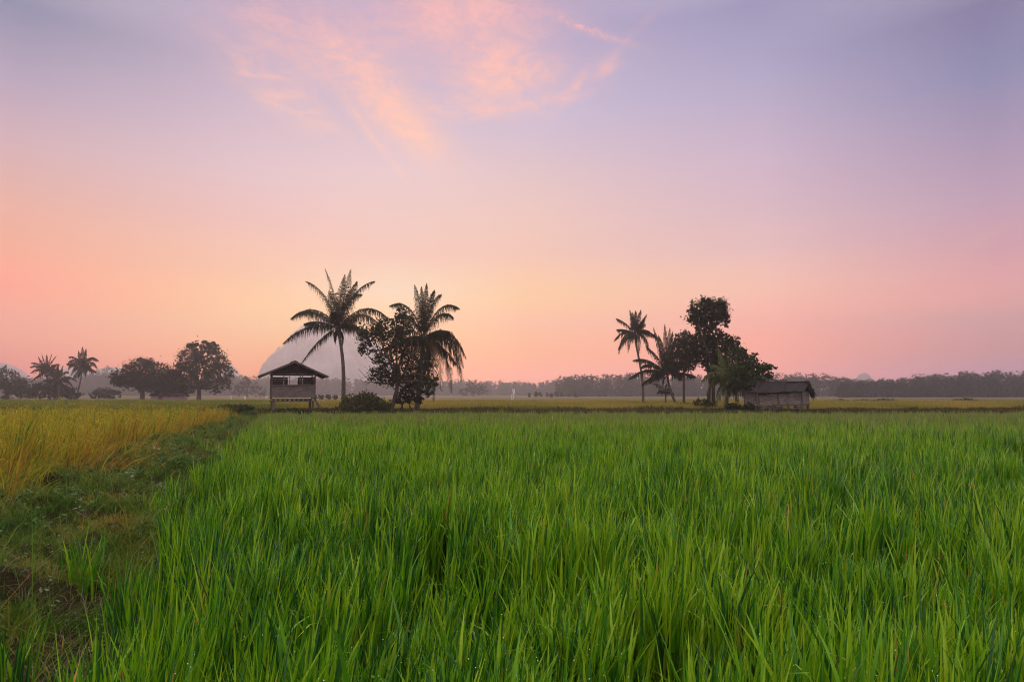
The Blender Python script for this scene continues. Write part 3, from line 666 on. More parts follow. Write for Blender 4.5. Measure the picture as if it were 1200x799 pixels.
palm('coconut_palm', 'shorter bushy palm between the two far palms at the left edge', (69, 467), (68, 446), 155, [
    (68, 426, 68, 436, 0, 1, 1), (74, 428, 71, 436, .4, .6), (60, 430, 64, 434, .4), (52, 440, 60, 434, -.4), (80, 436, 75, 432, .4), (90, 447, 80, 436, -.4), (86, 455, 79, 440, .5), (56, 452, 61, 440, .5), (74, 460, 73, 446, -.6), (64, 459, 64, 446, .6)],
    133, n_rand=6, L=3.6, leaflet=1.0, trunk_r=.24, dead=0, n_leaf=30, split=False, wide=.22, el_top=40, el_low=-40, group='far palms at the left edge')
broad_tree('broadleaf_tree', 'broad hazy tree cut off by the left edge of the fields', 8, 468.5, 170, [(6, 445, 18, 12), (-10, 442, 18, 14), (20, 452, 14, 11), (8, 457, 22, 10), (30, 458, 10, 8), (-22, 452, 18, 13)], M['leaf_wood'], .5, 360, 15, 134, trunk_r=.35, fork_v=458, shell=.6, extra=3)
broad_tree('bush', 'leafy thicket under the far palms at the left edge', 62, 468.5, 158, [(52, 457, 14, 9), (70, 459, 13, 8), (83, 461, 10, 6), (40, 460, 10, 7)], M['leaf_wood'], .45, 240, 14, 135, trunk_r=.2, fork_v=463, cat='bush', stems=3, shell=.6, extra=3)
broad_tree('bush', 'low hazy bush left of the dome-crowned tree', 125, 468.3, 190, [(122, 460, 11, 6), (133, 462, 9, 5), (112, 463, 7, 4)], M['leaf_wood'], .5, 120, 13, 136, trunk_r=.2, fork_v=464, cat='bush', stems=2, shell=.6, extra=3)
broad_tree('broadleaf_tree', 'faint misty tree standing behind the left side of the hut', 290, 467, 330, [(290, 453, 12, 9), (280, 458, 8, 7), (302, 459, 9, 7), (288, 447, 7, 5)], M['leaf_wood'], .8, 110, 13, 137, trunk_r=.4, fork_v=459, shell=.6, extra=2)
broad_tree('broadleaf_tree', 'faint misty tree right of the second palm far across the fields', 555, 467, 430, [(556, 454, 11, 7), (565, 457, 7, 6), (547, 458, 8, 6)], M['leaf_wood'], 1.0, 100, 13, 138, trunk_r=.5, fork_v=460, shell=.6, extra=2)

# ------------------------------------------------------------------ far woods (each reads as one mass)
def wood(name, label, u0, u1, Y0, Y1, n, top, leaf, per, seed, crown=.5, kind='stuff'):
    r = np.random.default_rng(seed); A = Acc(); mb = MB()
    for k in range(n):
        u = r.uniform(u0, u1); Yk = r.uniform(Y0, Y1)
        tp = at(u, top(u) + r.exponential(1.2) + r.normal(0, .8) + 1.1 * float(vnoise(u, 0, 46, seed)), Yk); g = float(ground_z(tp[0], tp[1])); H = tp[2] - g
        rad = H * r.uniform(.16, .26)
        cb = H * crown
        bl = [[tp[0] + r.normal(0, rad * .4), tp[1] + r.normal(0, rad * .4), g + cb + (H - cb) * f, rad * s, rad * s, (H - cb) * .34] for f, s in ((.25, 1.05), (.6, .95), (.85, .6))]
        V, Qd, ti, _ = leaves(bl, leaf, per // 9, 9, int(r.integers(1e9)), .30, .3)
        A.add(V, Qd, ti)
        P = np.array([[tp[0], tp[1], g - .1], [tp[0] + r.normal(0, .2), tp[1], g + H * .5], [tp[0] + r.normal(0, .3), tp[1], g + H * .85]])
        mb.tube(P, [H * .016, H * .012, H * .005], 5)
        V, Qd, ti, _ = leaves([[tp[0], tp[1], g + H * .18, rad * 1.3, rad * 1.2, H * .2]], leaf * 1.15, max(4, per // 13), 9, int(r.integers(1e9)), .5, .3); A.add(V, Qd, ti)
    off = A.n; A.add(np.concatenate(mb.v), np.concatenate(mb.q), np.full(mb.n(), .25))
    o = A.build(name, M['leaf_wood'])
    return tag(o, label, 'wood', kind=kind)
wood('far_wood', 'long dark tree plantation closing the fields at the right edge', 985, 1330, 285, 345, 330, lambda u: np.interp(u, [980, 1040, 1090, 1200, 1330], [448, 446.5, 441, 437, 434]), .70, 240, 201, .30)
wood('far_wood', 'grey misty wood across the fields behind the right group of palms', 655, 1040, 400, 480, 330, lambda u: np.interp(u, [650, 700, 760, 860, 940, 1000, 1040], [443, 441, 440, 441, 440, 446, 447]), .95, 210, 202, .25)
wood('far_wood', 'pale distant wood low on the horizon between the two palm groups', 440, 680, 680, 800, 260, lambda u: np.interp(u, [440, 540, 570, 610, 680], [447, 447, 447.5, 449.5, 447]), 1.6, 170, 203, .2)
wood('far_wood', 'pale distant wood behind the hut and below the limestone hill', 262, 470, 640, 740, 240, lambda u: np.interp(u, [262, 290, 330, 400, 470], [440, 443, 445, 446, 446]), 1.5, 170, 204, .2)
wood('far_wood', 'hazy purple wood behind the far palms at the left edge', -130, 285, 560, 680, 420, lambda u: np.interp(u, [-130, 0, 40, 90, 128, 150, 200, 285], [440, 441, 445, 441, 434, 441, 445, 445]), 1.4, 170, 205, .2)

# thin crowned trees that stand out above the misty wood
for k, (u, v, Yk, lab) in enumerate([
        (964, 436, 330, 'thin see-through tree just right of the shed roof'), (948, 441, 350, 'pale wispy tree directly behind the right end of the shed'), (979, 441, 335, 'wispy tree between the shed and the right plantation, shorter one'),
        (700, 440, 400, 'thin tree poking above the misty wood near its left end'), (716, 439, 400, 'thin tree above the misty wood just left of the slim straight palm')]):
    broad_tree('slender_tree', lab, u, 467, Yk, [(u, v + 5, 4, 4), (u - 6, v + 8, 4, 4), (u + 6, v + 7, 4, 4), (u + 2, v + 12, 6, 4), (u - 4, v + 15, 5, 4)], M['leaf_wood'], .6, 60, 9, 300 + k, trunk_r=.22, fork_v=v + 19, spread=.3, extra=4)

# ------------------------------------------------------------------ hills
def hill(name, u, vtop, Y, Ru, p, mat, seed, rough=.06, stretch=1.0):
    s = Y / F; c = at(u, HOR, Y); H = (HOR - vtop) * s; R = Ru * s
    nr, na = 60, 150
    rr_, aa = np.meshgrid(np.linspace(0, 1, nr), np.linspace(0, 2 * PI, na, endpoint=False), indexing='ij')
    rag = 1 + rr_ * (.02 * np.sin(5 * aa + seed) + .022 * np.sin(11 * aa + 2 * seed) + .022 * np.sin(23 * aa + seed * 3) + .014 * np.sin(41 * aa + seed)) + .015 * np.sin(rr_ * 19 + 2 * np.sin(3 * aa + seed)) * rr_
    x = rr_ * R * np.cos(aa) * rag; y = rr_ * R * stretch * np.sin(aa) * rag
    prof = (1 - rr_ ** p) if p > 0 else np.where(rr_ < .965, 1 - .80 * rr_ ** 1.8, .25 * (1 - rr_) / .035)
    z = H * prof * (1 + rough * vnoise(x, y, R * .5, seed) * (.3 + rr_)) + H * rough * (.7 * vnoise(x, y, R * .16, seed + 1) + .35 * vnoise(x, y, R * .06, seed + 2)) * (.25 + rr_) * (1 - rr_ ** 6) - .2
    z = np.where(rr_ >= .999, -.6, z)
    V = np.stack([c[0] + x, c[1] + y, z], -1); i = np.arange(nr * na).reshape(nr, na)
    Qd = np.stack([i[:-1], i[1:], np.roll(i[1:], -1, 1), np.roll(i[:-1], -1, 1)], -1).reshape(-1, 4)
    return tag(mesh_np(name, V, Qd, mat), kind='structure')
hill('limestone_hill', 387, 372, 1720, 80, -1, M['karst'], 51, .07)
hill('limestone_hill', 268, 426, 1700, 26, 1.3, M['karst'], 52, .05)
hill('limestone_hill', 1013.5, 436.5, 1750, 15, 2.2, M['karst'], 53, .04)
hill('hills', 130, 429, 1700, 50, 1.6, M['karst'], 54, .05)
hill('hills', 85, 430, 1720, 45, 1.8, M['karst'], 55, .05)
hill('hills', 0, 424, 1700, 42, 1.7, M['karst'], 56, .05)
hill('hills', -80, 428, 1700, 70, 1.7, M['karst'], 57, .05)

# ------------------------------------------------------------------ field hut on stilts
def hut():
    Yh = 48.6; s = Yh / F
    c = at(342, 481, Yh); c[2] = float(ground_z(c[0], c[1]))
    t = empty('field_hut', c, 'small plank hut on stilts with low gable roof beside the tallest palm', 'hut')
    a = math.atan2(c[0], c[1]) * -1 + .06            # its gable end looks at the camera
    R = np.array(Matrix.Rotation(a, 3, 'Z'))
    z = lambda v: (HOR - v) * s + CAMZ - c[2]
    hw = 1.54; dp = 2.7
    zf, zs, ze = z(469.3), z(451.8), z(439.3)        # floor, sill, eave
    fy = -dp / 2; by = dp / 2
    B = lambda mb, n, m, sm=False: mb.build(n, m, t, sm, R, c)
    for (x, y, w) in ((-hw + .12, fy + .1, .21), (hw - .1, fy + .1, .17), (-hw + .12, by - .1, .18), (hw - .1, by - .1, .17)):
        mb = MB(); mb.bar((x + RNG.normal(0, .02), y, -.2), (x, y, zf - .06), w, jit=.008); B(mb, 'stilt', M['post'])
    mb = MB()                                        # floor: joists and boards
    for k in range(9): mb.box((-hw + .19 + k * (2 * hw - .38) / 8, 0, zf + .055), (.07, dp - .04, .09))
    for k in range(14): mb.box((0, fy + .1 + k * (dp - .2) / 13, zf + .125), (2 * hw, .17, .035), jit=.003)
    mb.box((0, fy + .02, zf - .03), (2 * hw + .14, .09, .07)); mb.box((0, by - .02, zf - .03), (2 * hw + .14, .09, .085))
    B(mb, 'floor', M['post'])
    def wall(y0, x0, x1, z0, z1, n, along='x', m='plank'):
        mb = MB(); hgt = (z1 - z0) / n
        for k in range(n):
            zc = z0 + (k + .5) * hgt; j = RNG.normal(0, .006)
            if along == 'x': mb.box(((x0 + x1) / 2, y0 + j, zc), (x1 - x0 + RNG.normal(0, .015), .028, hgt - .014), jit=.003)
            else: mb.box((y0 + j, (x0 + x1) / 2, zc), (.028, x1 - x0 + RNG.normal(0, .015), hgt - .014), jit=.003)
        B(mb, 'wall', M[m])
    zb = zf + .24
    wall(fy, -hw, hw, zb, zs, 5)
    wall(by, -hw, hw, zb, zs, 5)
    wall(-hw, fy + .03, by - .03, zb, ze - .14, 9, 'y')
    wall(hw, fy + .03, by - .03, zb, ze - .14, 9, 'y')
    # upper back panels leave a slit of sky under the eave and an open window in the middle
    zt = ze - .14
    for (x0, x1) in ((-hw + .04, -.29), (.46, hw - .04)):
        wall(by - .03, x0, x1, zs + .01, zt, 4, m='thatch')
    for (x, y) in ((-hw, fy + .05), (hw, fy + .05), (-hw, by - .05), (hw, by - .05)):
        mb = MB(); mb.bar((x, y, zf + .16), (x, y, ze + .10), .10, jit=.004); B(mb, 'post', M['post'])
    for x in (-.72, -.29, .46, .62):
        mb = MB(); mb.bar((x, fy + .035, zb), (x, fy + .035, ze), .075 if x in (-.72, .62) else .05); B(mb, 'post', M['plank_grey'] if x in (-.72, .62) else M['post'])
    mb = MB(); mb.box((0, fy - .03, zs + .02), (2 * hw + .06, .10, .05)); B(mb, 'window_sill', M['plank'])
    mb = MB()
    for y in (fy, by): mb.box((0, y, ze + .03), (2 * hw + .2, .09, .10))
    for x in (-hw, hw): mb.box((x, 0, ze + .05), (.08, dp + 1.0, .09))
    B(mb, 'roof_beam', M['post'])
    # gable boards
    zr = z(425.0); sl = (zr - (z(441.5))) / (2.44)
    for y in (fy + .01, by - .01):
        mb = MB(); n = 17
        for k in range(n):
            x = -hw + (k + .5) * 2 * hw / n; top = zr - abs(x) * sl - .10
            if top > ze + .1: mb.box((x, y, (ze + .085 + top) / 2), (2 * hw / n - .012, .025, top - ze - .085), jit=.003)
        B(mb, 'gable', M['thatch'])
    # two roof slopes of overlapping courses, ridge runs away from the camera
    for sgn in (-1, 1):
        mb = MB(); n = 9; W = 2.46
        for k in range(n):
            x0 = W * k / n; x1 = W * (k + 1.18) / n
            zz0 = zr - x0 * sl; zz1 = zr - x1 * sl
            m_ = 7
            for q in range(m_):
                L = (dp + 1.3) / m_; yc = -(dp + 1.3) / 2 + (q + .5) * L
                ang = math.atan2(zz0 - zz1, x1 - x0) * sgn
                Mx = np.array(Matrix.Rotation(ang, 3, 'Y'))
                mb.box((sgn * (x0 + x1) / 2, yc + RNG.normal(0, .02), (zz0 + zz1) / 2 + .012 * (n - k) * .3 + RNG.normal(0, .007)), ((x1 - x0) * 1.05, L * 1.0 - .01, .035), Mx, jit=.008)
        r_ = mb.build('roof', M['thatch'], t, False, R, c)
        mr = MB()
        for yq in np.linspace(-(dp + 1.1) / 2, (dp + 1.1) / 2, 5):
            mr.bar((0, yq, zr - .07), (sgn * W * .99, yq, zr - W * .99 * sl - .07), .05, .07)
        rf = mr.build('rafter', M['post'], r_, False, R, None)
        rf.data.transform(Matrix.Translation(Vector([0, 0, 0])))
    mb = MB()
    mb.box((-.10, 0, zr + .02), (.30, dp + 1.36, .03), np.array(Matrix.Rotation(-.28, 3, 'Y'))); mb.box((.10, 0, zr + .022), (.30, dp + 1.36, .03), np.array(Matrix.Rotation(.28, 3, 'Y')))
    B(mb, 'ridge_cap', M['thatch'])
    for sgn in (-1, 1):
        for y in (-(dp + 1.3) / 2 - .02,):
            mb = MB(); mb.bar((0, y, zr - .03), (sgn * 2.42, y, zr - 2.42 * sl - .03), .03, .13); B(mb, 'barge_board', M['post'])
    # short ladder at the right end
    mb = MB()
    for y in (-.35, .2):
        mb.bar((hw + .08, y + fy * .3, zf + .15), (hw + .62, y + fy * .3, -.05), .06, .08)
    for k in range(3):
        f = (k + 1) / 4.; mb.bar((hw + .08 + .54 * f, -.36 + fy * .3, (zf + .15) * (1 - f)), (hw + .08 + .54 * f, .21 + fy * .3, (zf + .15) * (1 - f)), .05)
    B(mb, 'ladder', M['plank_grey'])
    return t
HUT = hut()

# ------------------------------------------------------------------ plank shed on the right
def shed():
    Ys = 49.0; s = Ys / F
    c = at(914.5, 482, Ys); c[2] = float(ground_z(c[0], c[1]))
    t = empty('plank_shed', c, 'old grey plank shed on short stilts with sagging dark roof', 'shed')
    R = np.array(Matrix.Rotation(math.radians(-36), 3, 'Z'))
    z = lambda v: (HOR - v) * s + CAMZ - c[2]
    B = lambda mb, n, m, sm=False: mb.build(n, m, t, sm, R, c)
    x0, x1 = -1.25, 1.85; d = 1.25
    zfl, ze, zr = z(474.5), z(458.2), z(447.2)
    for x in (x0 + .1, -.2, .85, x1 - .1):
        for y in (-d + .1, d - .1):
            mb = MB(); mb.bar((x + RNG.normal(0, .03), y, -.2), (x, y, zfl - .03), RNG.uniform(.11, .17), jit=.01); B(mb, 'stilt', M['post'])
    mb = MB(); mb.box(((x0 + x1) / 2, 0, zfl + .03), (x1 - x0 + .1, 2 * d + .05, .09)); B(mb, 'floor', M['post'])
    def hwall(y, a, b, za, zb, n, m, gapp=.0):
        mb = MB(); hh = (zb - za) / n
        for k in range(n):
            if RNG.uniform() < gapp: continue
            mb.box(((a + b) / 2 + RNG.normal(0, .03), y + RNG.normal(0, .008), za + (k + .5) * hh), (b - a, .025, hh - .016), np.array(Matrix.Rotation(RNG.normal(0, .008), 3, 'Y')), jit=.005)
        B(mb, 'wall', M[m])
    hwall(-d, x0, .15, zfl + .08, ze - .36, 5, 'plank_grey'); hwall(-d - .012, .19, x1, zfl + .08, ze - .20, 6, 'plank_grey')
    hwall(d, x0, x1, zfl + .08, ze, 7, 'plank_grey')
    for xw in (x0, x1):
        mb = MB(); hh = (ze - zfl - .1) / 7
        for k in range(7): mb.box((xw + RNG.normal(0, .008), 0, zfl + .09 + (k + .5) * hh), (.025, 2 * d - .04, hh - .016), jit=.005)
        B(mb, 'wall', M['plank_grey'])
    # plank apron under the floor
    mb = MB()
    for k, (a, b) in enumerate(((-1.15, -.35), (-.3, .5), (1.2, 1.9))): mb.box(((a + b) / 2, -d + .16 + .01 * k, zfl - .17), (b - a, .025, .2), np.array(Matrix.Rotation(RNG.normal(0, .05), 3, 'Y')))
    B(mb, 'skirt_board', M['plank_grey'])
    for x in (x0, .17, x1):
        mb = MB(); mb.bar((x, -d - .03, zfl), (x, -d - .03, ze + .05), .09); B(mb, 'post', M['post'])
    # roof: two sheets of the front slope at different heights, one back slope
    def slope(xa, xb, ya, za, yb, zb, n, nm='roof', th=.03):
        mb = MB(); w = (xb - xa) / n; ang = math.atan2(zb - za, yb - ya)
        L = math.hypot(yb - ya, zb - za); Mx = np.array(Matrix.Rotation(ang, 3, 'X'))
        for k in range(n):
            mb.box((xa + (k + .5) * w, (ya + yb) / 2 + RNG.normal(0, .03), (za + zb) / 2 + RNG.normal(0, .028) - .06 * math.sin(PI * (k + .5) / n)), (w * 1.04, L, th), Mx, jit=.008)
        B(mb, nm, M['tin'])
    slope(x0 - .35, .55, -d - .42, ze - .08, .03, zr + .07, 7)
    slope(.45, x1 + .25, -d - .40, ze - .02, .03, zr - .05, 6)
    slope(x0 - .35, x1 + .2, .03, zr + .02, d + .4, ze - .06, 12)
    mb = MB(); mb.bar((x0 - .38, .03, zr + .11), (.58, .03, zr + .11), .14, .05); mb.bar((.56, .03, zr - .02), (x1 + .28, .03, zr - .02), .14, .05); B(mb, 'ridge_cap', M['tin'])
    # right gable: broken boards with a rag of thatch hanging off the end
    mb = MB(); n = 13
    for k in range(n):
        y = -d + (k + .5) * 2 * d / n; top = ze + (zr - ze) * (1 - abs(y) / d) - .08
        lo = ze + .02 + max(0, RNG.normal(0, .07)) if k > 2 else ze + .02
        if top - lo > .05: mb.box((x1 + .01, y, (top + lo) / 2), (.025, 2 * d / n - .014, top - lo), np.array(Matrix.Rotation(RNG.normal(0, .03), 3, 'X')))
    B(mb, 'gable', M['thatch'])
    # thatch hanging over the end
    nb = 420; P = np.stack([np.full(nb, x1 + .2) + RNG.normal(0, .08, nb), RNG.uniform(-.5, d + .35, nb), np.zeros(nb)], -1)
    P[:, 2] = ze + (zr - ze) * (1 - np.clip(np.abs(P[:, 1]) / d, 0, 1.2)) + RNG.normal(0, .06, nb) - .03
    V, Qd, pv = blades(P, -RNG.uniform(.2, .62, nb), RNG.uniform(.03, .06, nb), RNG.normal(0, .8, nb), RNG.uniform(.1, .4, nb), np.zeros(nb), 3, RNG.normal(0, .6, nb), .9)
    mesh_np('thatch', V @ R.T + c, Qd, M['thatch'], t, None, False)
    # lean-to at the left with vertical boards
    mb = MB(); n = 9; xa, xb = x0 - 1.25, x0 - .03; zlt = z(459.5)
    for k in range(n):
        x = xa + (k + .5) * (xb - xa) / n; mb.box((x, -d + .35 + RNG.normal(0, .012), (zfl + zlt) / 2 - .02), ((xb - xa) / n - .016, .025, zlt - zfl), np.array(Matrix.Rotation(RNG.normal(0, .02), 3, 'Y')))
    lt = mb.build('lean_to', M['plank'], t, False, R, c)
    mb = MB(); ang = .22; mb.box(((xa + xb) / 2 - .05, 0, zlt + .12), (xb - xa + .22, 2 * d - .1, .03), np.array(Matrix.Rotation(-.02, 3, 'Y')) @ np.array(Matrix.Rotation(ang * .4, 3, 'X')))
    mb.build('lean_to_roof', M['tin'], t, False, R, c)
    for x in (xa + .06, xb - .3):
        mb = MB(); mb.bar((x, -d + .38, -.2), (x, -d + .38, zlt), .10, jit=.008); B(mb, 'post', M['post'])
    mb = MB(); mb.box(((xa + xb) / 2, -.2, zfl + .0), (xb - xa, 1.7, .06)); B(mb, 'deck', M['post'])
    # bench in front of the left end
    tb = empty('plank_bench', c + R @ np.array([-.75, -d - .75, 0]), 'rough plank bench standing in front of the plank shed', 'bench')
    o = np.array(tb.location)
    mb = MB(); mb.box((0, 0, .47), (1.25, .32, .05), jit=.008); mb.build('seat', M['plank_grey'], tb, False, R, o)
    for x in (-.52, .52):
        mb = MB(); mb.box((x, 0, .20), (.08, .26, .48), jit=.01); mb.build('leg', M['post'], tb, False, R, o)
    return t
shed()

# low far building between the left trees
def far_building():
    Yb = 152; s = Yb / F
    c = at(198, 468.5, Yb); c[2] = float(ground_z(c[0], c[1]))
    t = empty('low_building', c, 'low pinkish farm building under the rounded tree, far left', 'building')
    w = 34 * s; z = lambda v: (HOR - v) * s + CAMZ - c[2]
    R = np.array(Matrix.Rotation(.25, 3, 'Z')); zt = z(463.6)
    mb = MB(); mb.box((0, 0, zt / 2 - .1), (w, 3.6, zt + .2)); mb.build('wall', M['wallpale'], t, False, R, c)
    mb = MB()
    for sg in (-1, 1): mb.box((0, sg * 1.05, zt + .32), (w + .7, 2.35, .08), np.array(Matrix.Rotation(-sg * .30, 3, 'X')))
    mb.build('roof', M['tin'], t, False, R, c)
    mb = MB(); mb.box((-1.4, -1.815, .85), (.9, .04, 1.7)); mb.build('door', M['post'], t, False, R, c)
    for x in (.5, 2.2):
        mb = MB(); mb.box((x, -1.815, 1.1), (.8, .04, .6)); mb.build('window', M['post'], t, False, R, c)
far_building()

# ------------------------------------------------------------------ stakes with white rags, posts
def rag_stake(u, vb, Y, h, rag, label, lean=0., two=False):
    b = at(u, vb, Y); b[2] = float(ground_z(b[0], b[1])) - .05
    t = empty('rag_stake', b, label, 'stake', 'stakes with white rags in the far fields')
    mb = MB(); top = b + np.array([lean, 0, h]); mb.tube([b, (b + top) / 2 + [.02, 0, 0], top], [.04, .035, .025], 6); mb.build('pole', M['post'], t, True)
    for k in range(2 if two else 1):
        p = top - np.array([lean * k * .5, 0, h * .38 * k]); V = []
        nu, nv = 5, 7
        for i in range(nv):
            for j in range(nu):
                a = j / (nu - 1) - .5; d_ = i / (nv - 1)
                V.append(p + np.array([a * rag * (1 - .35 * d_) + .10 * d_ * math.sin(3 * d_ + k), .12 * math.sin(a * 9 + d_ * 2) * (d_ + .3), -d_ * rag * 2.1]))
        Qd = [[i * nu + j, i * nu + j + 1, (i + 1) * nu + j + 1, (i + 1) * nu + j] for i in range(nv - 1) for j in range(nu - 1)]
        mesh_np('rag', np.array(V), Qd, M['white'], t)
    return t
rag_stake(599.5, 472, 100, 2.3, .42, 'tallest stake with two white rags, out in the field between the palm groups', .3, True)
rag_stake(270, 469, 140, 1.15, .46, 'stake with white rag right of the largest left tree')
rag_stake(287, 469.5, 132, .9, .42, 'short stake with white rag midway between the left trees and hut')
rag_stake(312, 469.5, 125, 1.0, .42, 'stake with white rag close beside the hut wall on its left')
b = at(77, 476, 62); b[2] = float(ground_z(b[0], b[1]))
mb = MB(); mb.tube([b - [0, 0, .05], b + [.02, 0, .4], b + [0.0, 0, .95]], [.045, .04, .03], 7)
mb.tube([b + [-.12, 0, .62], b + [0, .03, .66], b + [.13, 0, .70]], [.025, .03, .022], 6)
o = mb.build('stake', M['post'], None, True); tag(o, 'bare dark stake in the green strip behind the golden rice', 'stake')

# small round shrubs in rows far out in the fields
def far_shrub(u, v, Y, ru, rv, lab, grp, seed, mat='bush'):
    broad_tree('shrub', lab, u, 468, Y, [(u, v, ru, rv), (u + ru * .5, v + rv * .4, ru * .7, rv * .6)], M[mat], Y * .0023, 34, 10, seed, trunk_r=.06, fork_v=v + rv * .8, cat='shrub', group=grp, extra=2, shell=.6)
for k, u in enumerate((368, 376, 384.5, 392)):
    far_shrub(u, 465, 150, 3.0, 2.4, 'small round shrub in the row just right of the hut', 'row of small shrubs right of the hut', 400 + k)
for k, u in enumerate((620, 628, 633, 641, 646, 652, 658, 667, 674)):
    far_shrub(u, 463.2 - (k * 7 % 4) * .5, 300 + 18 * (k * 5 % 4), 1.5 + .3 * (k % 3), 2.4 + .4 * (k % 2), 'upright sapling in the row left of the slim straight palm', 'row of saplings between the palm groups', 420 + k, 'leaf_wood')
for k, (u, ru, rv, lab) in enumerate([(1012, 12, 2.2, 'low brown bush right of the shed, left of the longest one'), (1040, 15, 2.6, 'longest low brown bush between shed and right edge'), (1133, 16, 2.6, 'low brown bush below the plantation near the right edge'), (985, 9, 2.0, 'low brown bush nearest the shed on its right')]):
    broad_tree('bush', lab, u, 474, 105, [(u - ru * .5, 470.4, ru * .6, rv), (u + ru * .4, 470.8, ru * .7, rv * .9), (u, 470, ru * .5, rv * 1.1)], M['bush'], .26, 150, 12, 440 + k, trunk_r=.05, fork_v=472, cat='bush', stems=3, extra=2, shell=.6)
broad_tree('bush', 'tall grassy clump at the far end of the golden rice', 274, 484, 46.2, [(270, 478.5, 16, 4), (284, 479.5, 13, 3.5), (290, 478, 8, 3.5)], M['leaf_green'], .16, 260, 12, 451, trunk_r=.03, fork_v=481, cat='bush', stems=3, extra=3, shell=.7)
broad_tree('bush', 'low dark weeds in front of the hut stilts', 350, 484, 45.9, [(342, 481.5, 14, 3), (360, 482, 12, 3), (328, 482, 8, 2.6), (378, 482, 12, 3)], M['bush'], .14, 260, 12, 452, trunk_r=.03, fork_v=483, cat='bush', stems=4, extra=3, shell=.7)

# ------------------------------------------------------------------ haze
mh = bpy.data.materials.new('haze_air'); mh.use_nodes = True; nt = mh.node_tree; nt.nodes.clear()
pv_ = nt.nodes.new('ShaderNodeVolumePrincipled'); ou = nt.nodes.new('ShaderNodeOutputMaterial')
pv_.inputs['Density'].default_value = .0009; pv_.inputs['Color'].default_value = (.92, .88, 1.0, 1); pv_.inputs['Anisotropy'].default_value = .55
nt.links.new(pv_.outputs[0], ou.inputs['Volume'])
HB = 1950.0; HT = 226.0
mb = MB(); mb.box((0, 810, (HT - 2.0) / 2), (2 * HB, 2280, HT + 2.0))
tag(mb.build('haze', mh), 'thin pink morning haze filling the air over the fields', 'haze', kind='stuff')

# ------------------------------------------------------------------ sky
W = bpy.data.worlds.new('World'); SC.world = W; W.use_nodes = True
nt = W.node_tree; nt.nodes.clear()
def nd(t, **kw):
    n = nt.nodes.new(t)
    for k, v in kw.items(): setattr(n, k, v)
    return n
def lk(a, b): nt.links.new(a, b)
def mth(op, a, b=None, c=None):
    n = nd('ShaderNodeMath', operation=op)
    for i, q in enumerate((a, b, c)):
        if q is None: continue
        if isinstance(q, (int, float)): n.inputs[i].default_value = q
        else: lk(q, n.inputs[i])
    return n.outputs[0]
tc = nd('ShaderNodeTexCoord'); nrm = nd('ShaderNodeVectorMath', operation='NORMALIZE'); lk(tc.outputs['Generated'], nrm.inputs[0])
sep = nd('ShaderNodeSeparateXYZ'); lk(nrm.outputs[0], sep.inputs[0])
AZ = mth('MULTIPLY', mth('ARCTAN2', sep.outputs['X'], sep.outputs['Y']), 180 / PI)
EL = mth('MULTIPLY', mth('ARCSINE', sep.outputs['Z']), 180 / PI)
def azel(u, v):
    d = ray(u, v); d = d / np.linalg.norm(d)
    return math.degrees(math.atan2(d[0], d[1])), math.degrees(math.asin(d[2]))
SKY = {  # photo column -> (row, colour of the clear sky there)
    0: [(0, (158, 153, 177)), (90, (191, 170, 189)), (160, (216, 181, 187)), (210, (228, 181, 174)), (280, (244, 180, 161)), (340, (252, 174, 151)), (390, (254, 172, 147)), (425, (236, 160, 150))],
    300: [(0, (186, 171, 197)), (120, (212, 188, 202)), (200, (230, 198, 202)), (260, (241, 197, 190)), (320, (252, 202, 176)), (380, (254, 203, 163)), (430, (254, 184, 152))],
    460: [(0, (186, 173, 201)), (120, (209, 190, 208)), (200, (234, 203, 206)), (300, (249, 206, 190)), (345, (254, 218, 191)), (390, (255, 210, 168)), (430, (255, 196, 162))],
    620: [(0, (179, 169, 199)), (130, (206, 190, 212)), (235, (236, 200, 195)), (300, (246, 201, 184)), (350, (254, 205, 170)), (415, (254, 188, 162)), (440, (252, 182, 166))],
    900: [(0, (163, 157, 188)), (90, (181, 170, 199)), (180, (206, 181, 200)), (235, (217, 185, 196)), (290, (230, 189, 189)), (340, (244, 190, 176)), (400, (249, 175, 163)), (435, (246, 170, 162))],
    1175: [(0, (136, 136, 168)), (80, (152, 146, 178)), (160, (176, 156, 182)), (230, (194, 162, 182)), (290, (212, 164, 174)), (350, (220, 166, 166)), (405, (202, 156, 159)), (440, (192, 152, 165))],
}
